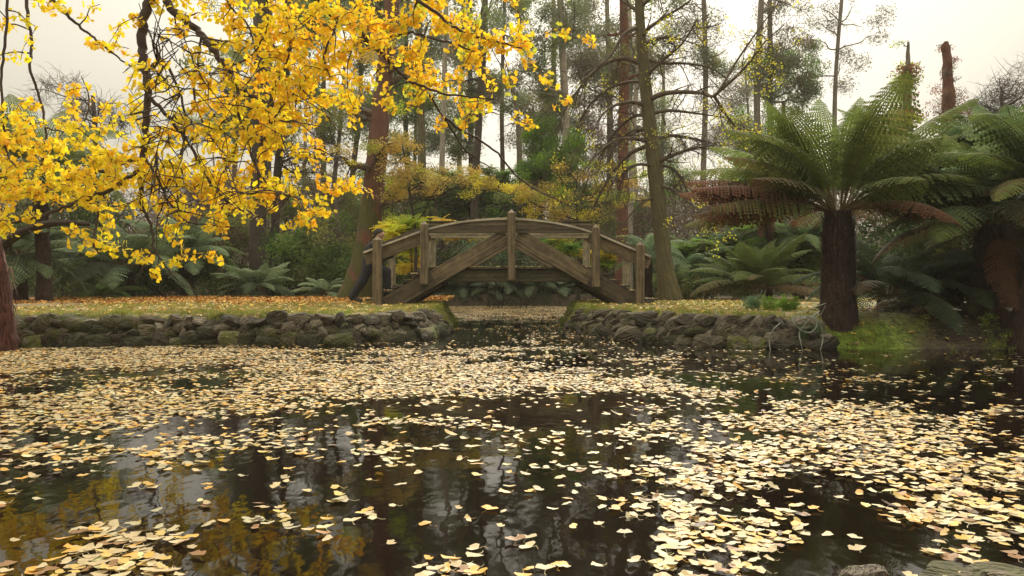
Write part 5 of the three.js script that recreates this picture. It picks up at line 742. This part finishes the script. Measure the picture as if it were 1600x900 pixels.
// ---------------------------------------------------------------- hose, steps, weeds, shore rocks
{
  const base = at(1258, 505, 9.3), t = thing('garden_hose', 'tangle of thin pale grey hose dangling off the bank beside the tree fern', 'hose', base), m = std([0.22, 0.225, 0.18], { roughness: 0.6 });
  for (const [r, pts] of [[2.4, [[1281, 486], [1268, 496], [1256, 509], [1249, 521], [1251, 533], [1254, 548]]], [2.4, [[1266, 496], [1277, 501], [1283, 512], [1286, 526], [1284, 540], [1280, 552]]], [2.2, [[1219, 505], [1210, 513], [1205, 521], [1202, 532], [1204, 548]]], [2, [[1237, 494], [1240, 503], [1247, 512], [1258, 519], [1268, 519], [1276, 510], [1275, 500], [1264, 496], [1250, 497], [1237, 494]]], [1.6, [[1290, 474], [1270, 481], [1252, 488], [1238, 497]]], [1.6, [[1240, 498], [1256, 493], [1270, 496], [1282, 491], [1290, 478]]]]) {
    const mb = new MB(), q = smooth(pts.map(([x, y], k) => at(x, y, 8.85 + (k === pts.length - 1 && y > 540 ? 0 : 0.03 * Math.sin(k * 2 + r)))), 26); tube(mb, q, q.map(() => r / 2.8 * 8.9 / F), 6); part(t, 'strand', mb.geo(base), m);
  }
}
{
  const d = 19, base = plantAt(1400, 472, d), t = thing('stone_steps', 'pale stone steps glimpsed behind the low fern on the right', 'steps', base), R = rng(3);
  for (let k = 0; k < 5; k++) { const g = new RoundedBoxGeometry(0.95, 0.10, 0.34, 1, 0.015), m = part(t, 'step', g, stMat[2]); m.position.set(0.1 + (R() - 0.5) * 0.04, 0.05 + k * 0.11, -k * 0.3); m.rotation.y = (R() - 0.5) * 0.04; }
}
for (const [px, py, d, n, label] of [[1176, 486, 10.6, 26, 'pale green weed at the wall top left of the hose'], [1206, 486, 10.8, 20, 'small green weed between the pale weed and the hose'], [1232, 487, 10.4, 30, 'leafy green weed beside the tree fern trunk'], [1262, 500, 9.1, 26, 'dark blue green weed tangled in the hose']]) {
  const p = plantAt(px, py, d), R = rng(px), t = thing('weed', label, 'plant', p); const list = []; for (let k = 0; k < n; k++) list.push({ p: p.clone().add(V((R() - 0.5) * 0.2, R() * 0.16, (R() - 0.5) * 0.16)), q: quatY(rdir(R), 0), s: 0.22 + R() * 0.16, c: vary(px > 1250 ? BLUEG : px < 1190 ? [0.16, 0.26, 0.13] : BRIGHT, R, 0.25) }); instances(t, 'foliage', spray.pinnate[0], M.leaf, list, p);
}
for (const [px, py, d, w, h, kind, label, mat] of [[1484, 938, 1.98, 0.2, 0.1, 'moss', 'moss covered rock at the near shore, left of the last rock', 1], [1582, 932, 1.97, 0.2, 0.11, 'moss', 'mossy brown rock in the bottom right corner', 0], [1348, 918, 1.97, 0.11, 0.09, 'ang', 'bare brown angular rock breaking the water at the bottom edge', 0]]) {
  const p = at(px, py, d), m = shadow(new THREE.Mesh(stones[kind][2], stMat[mat])); m.name = numbered('shore_rock'); m.position.copy(p); m.scale.set(w * 0.55, h * 0.6, w * 0.42); m.rotation.y = px; m.userData = { label, category: 'rock' }; scene.add(m);
}
renderer.render(scene, camera);
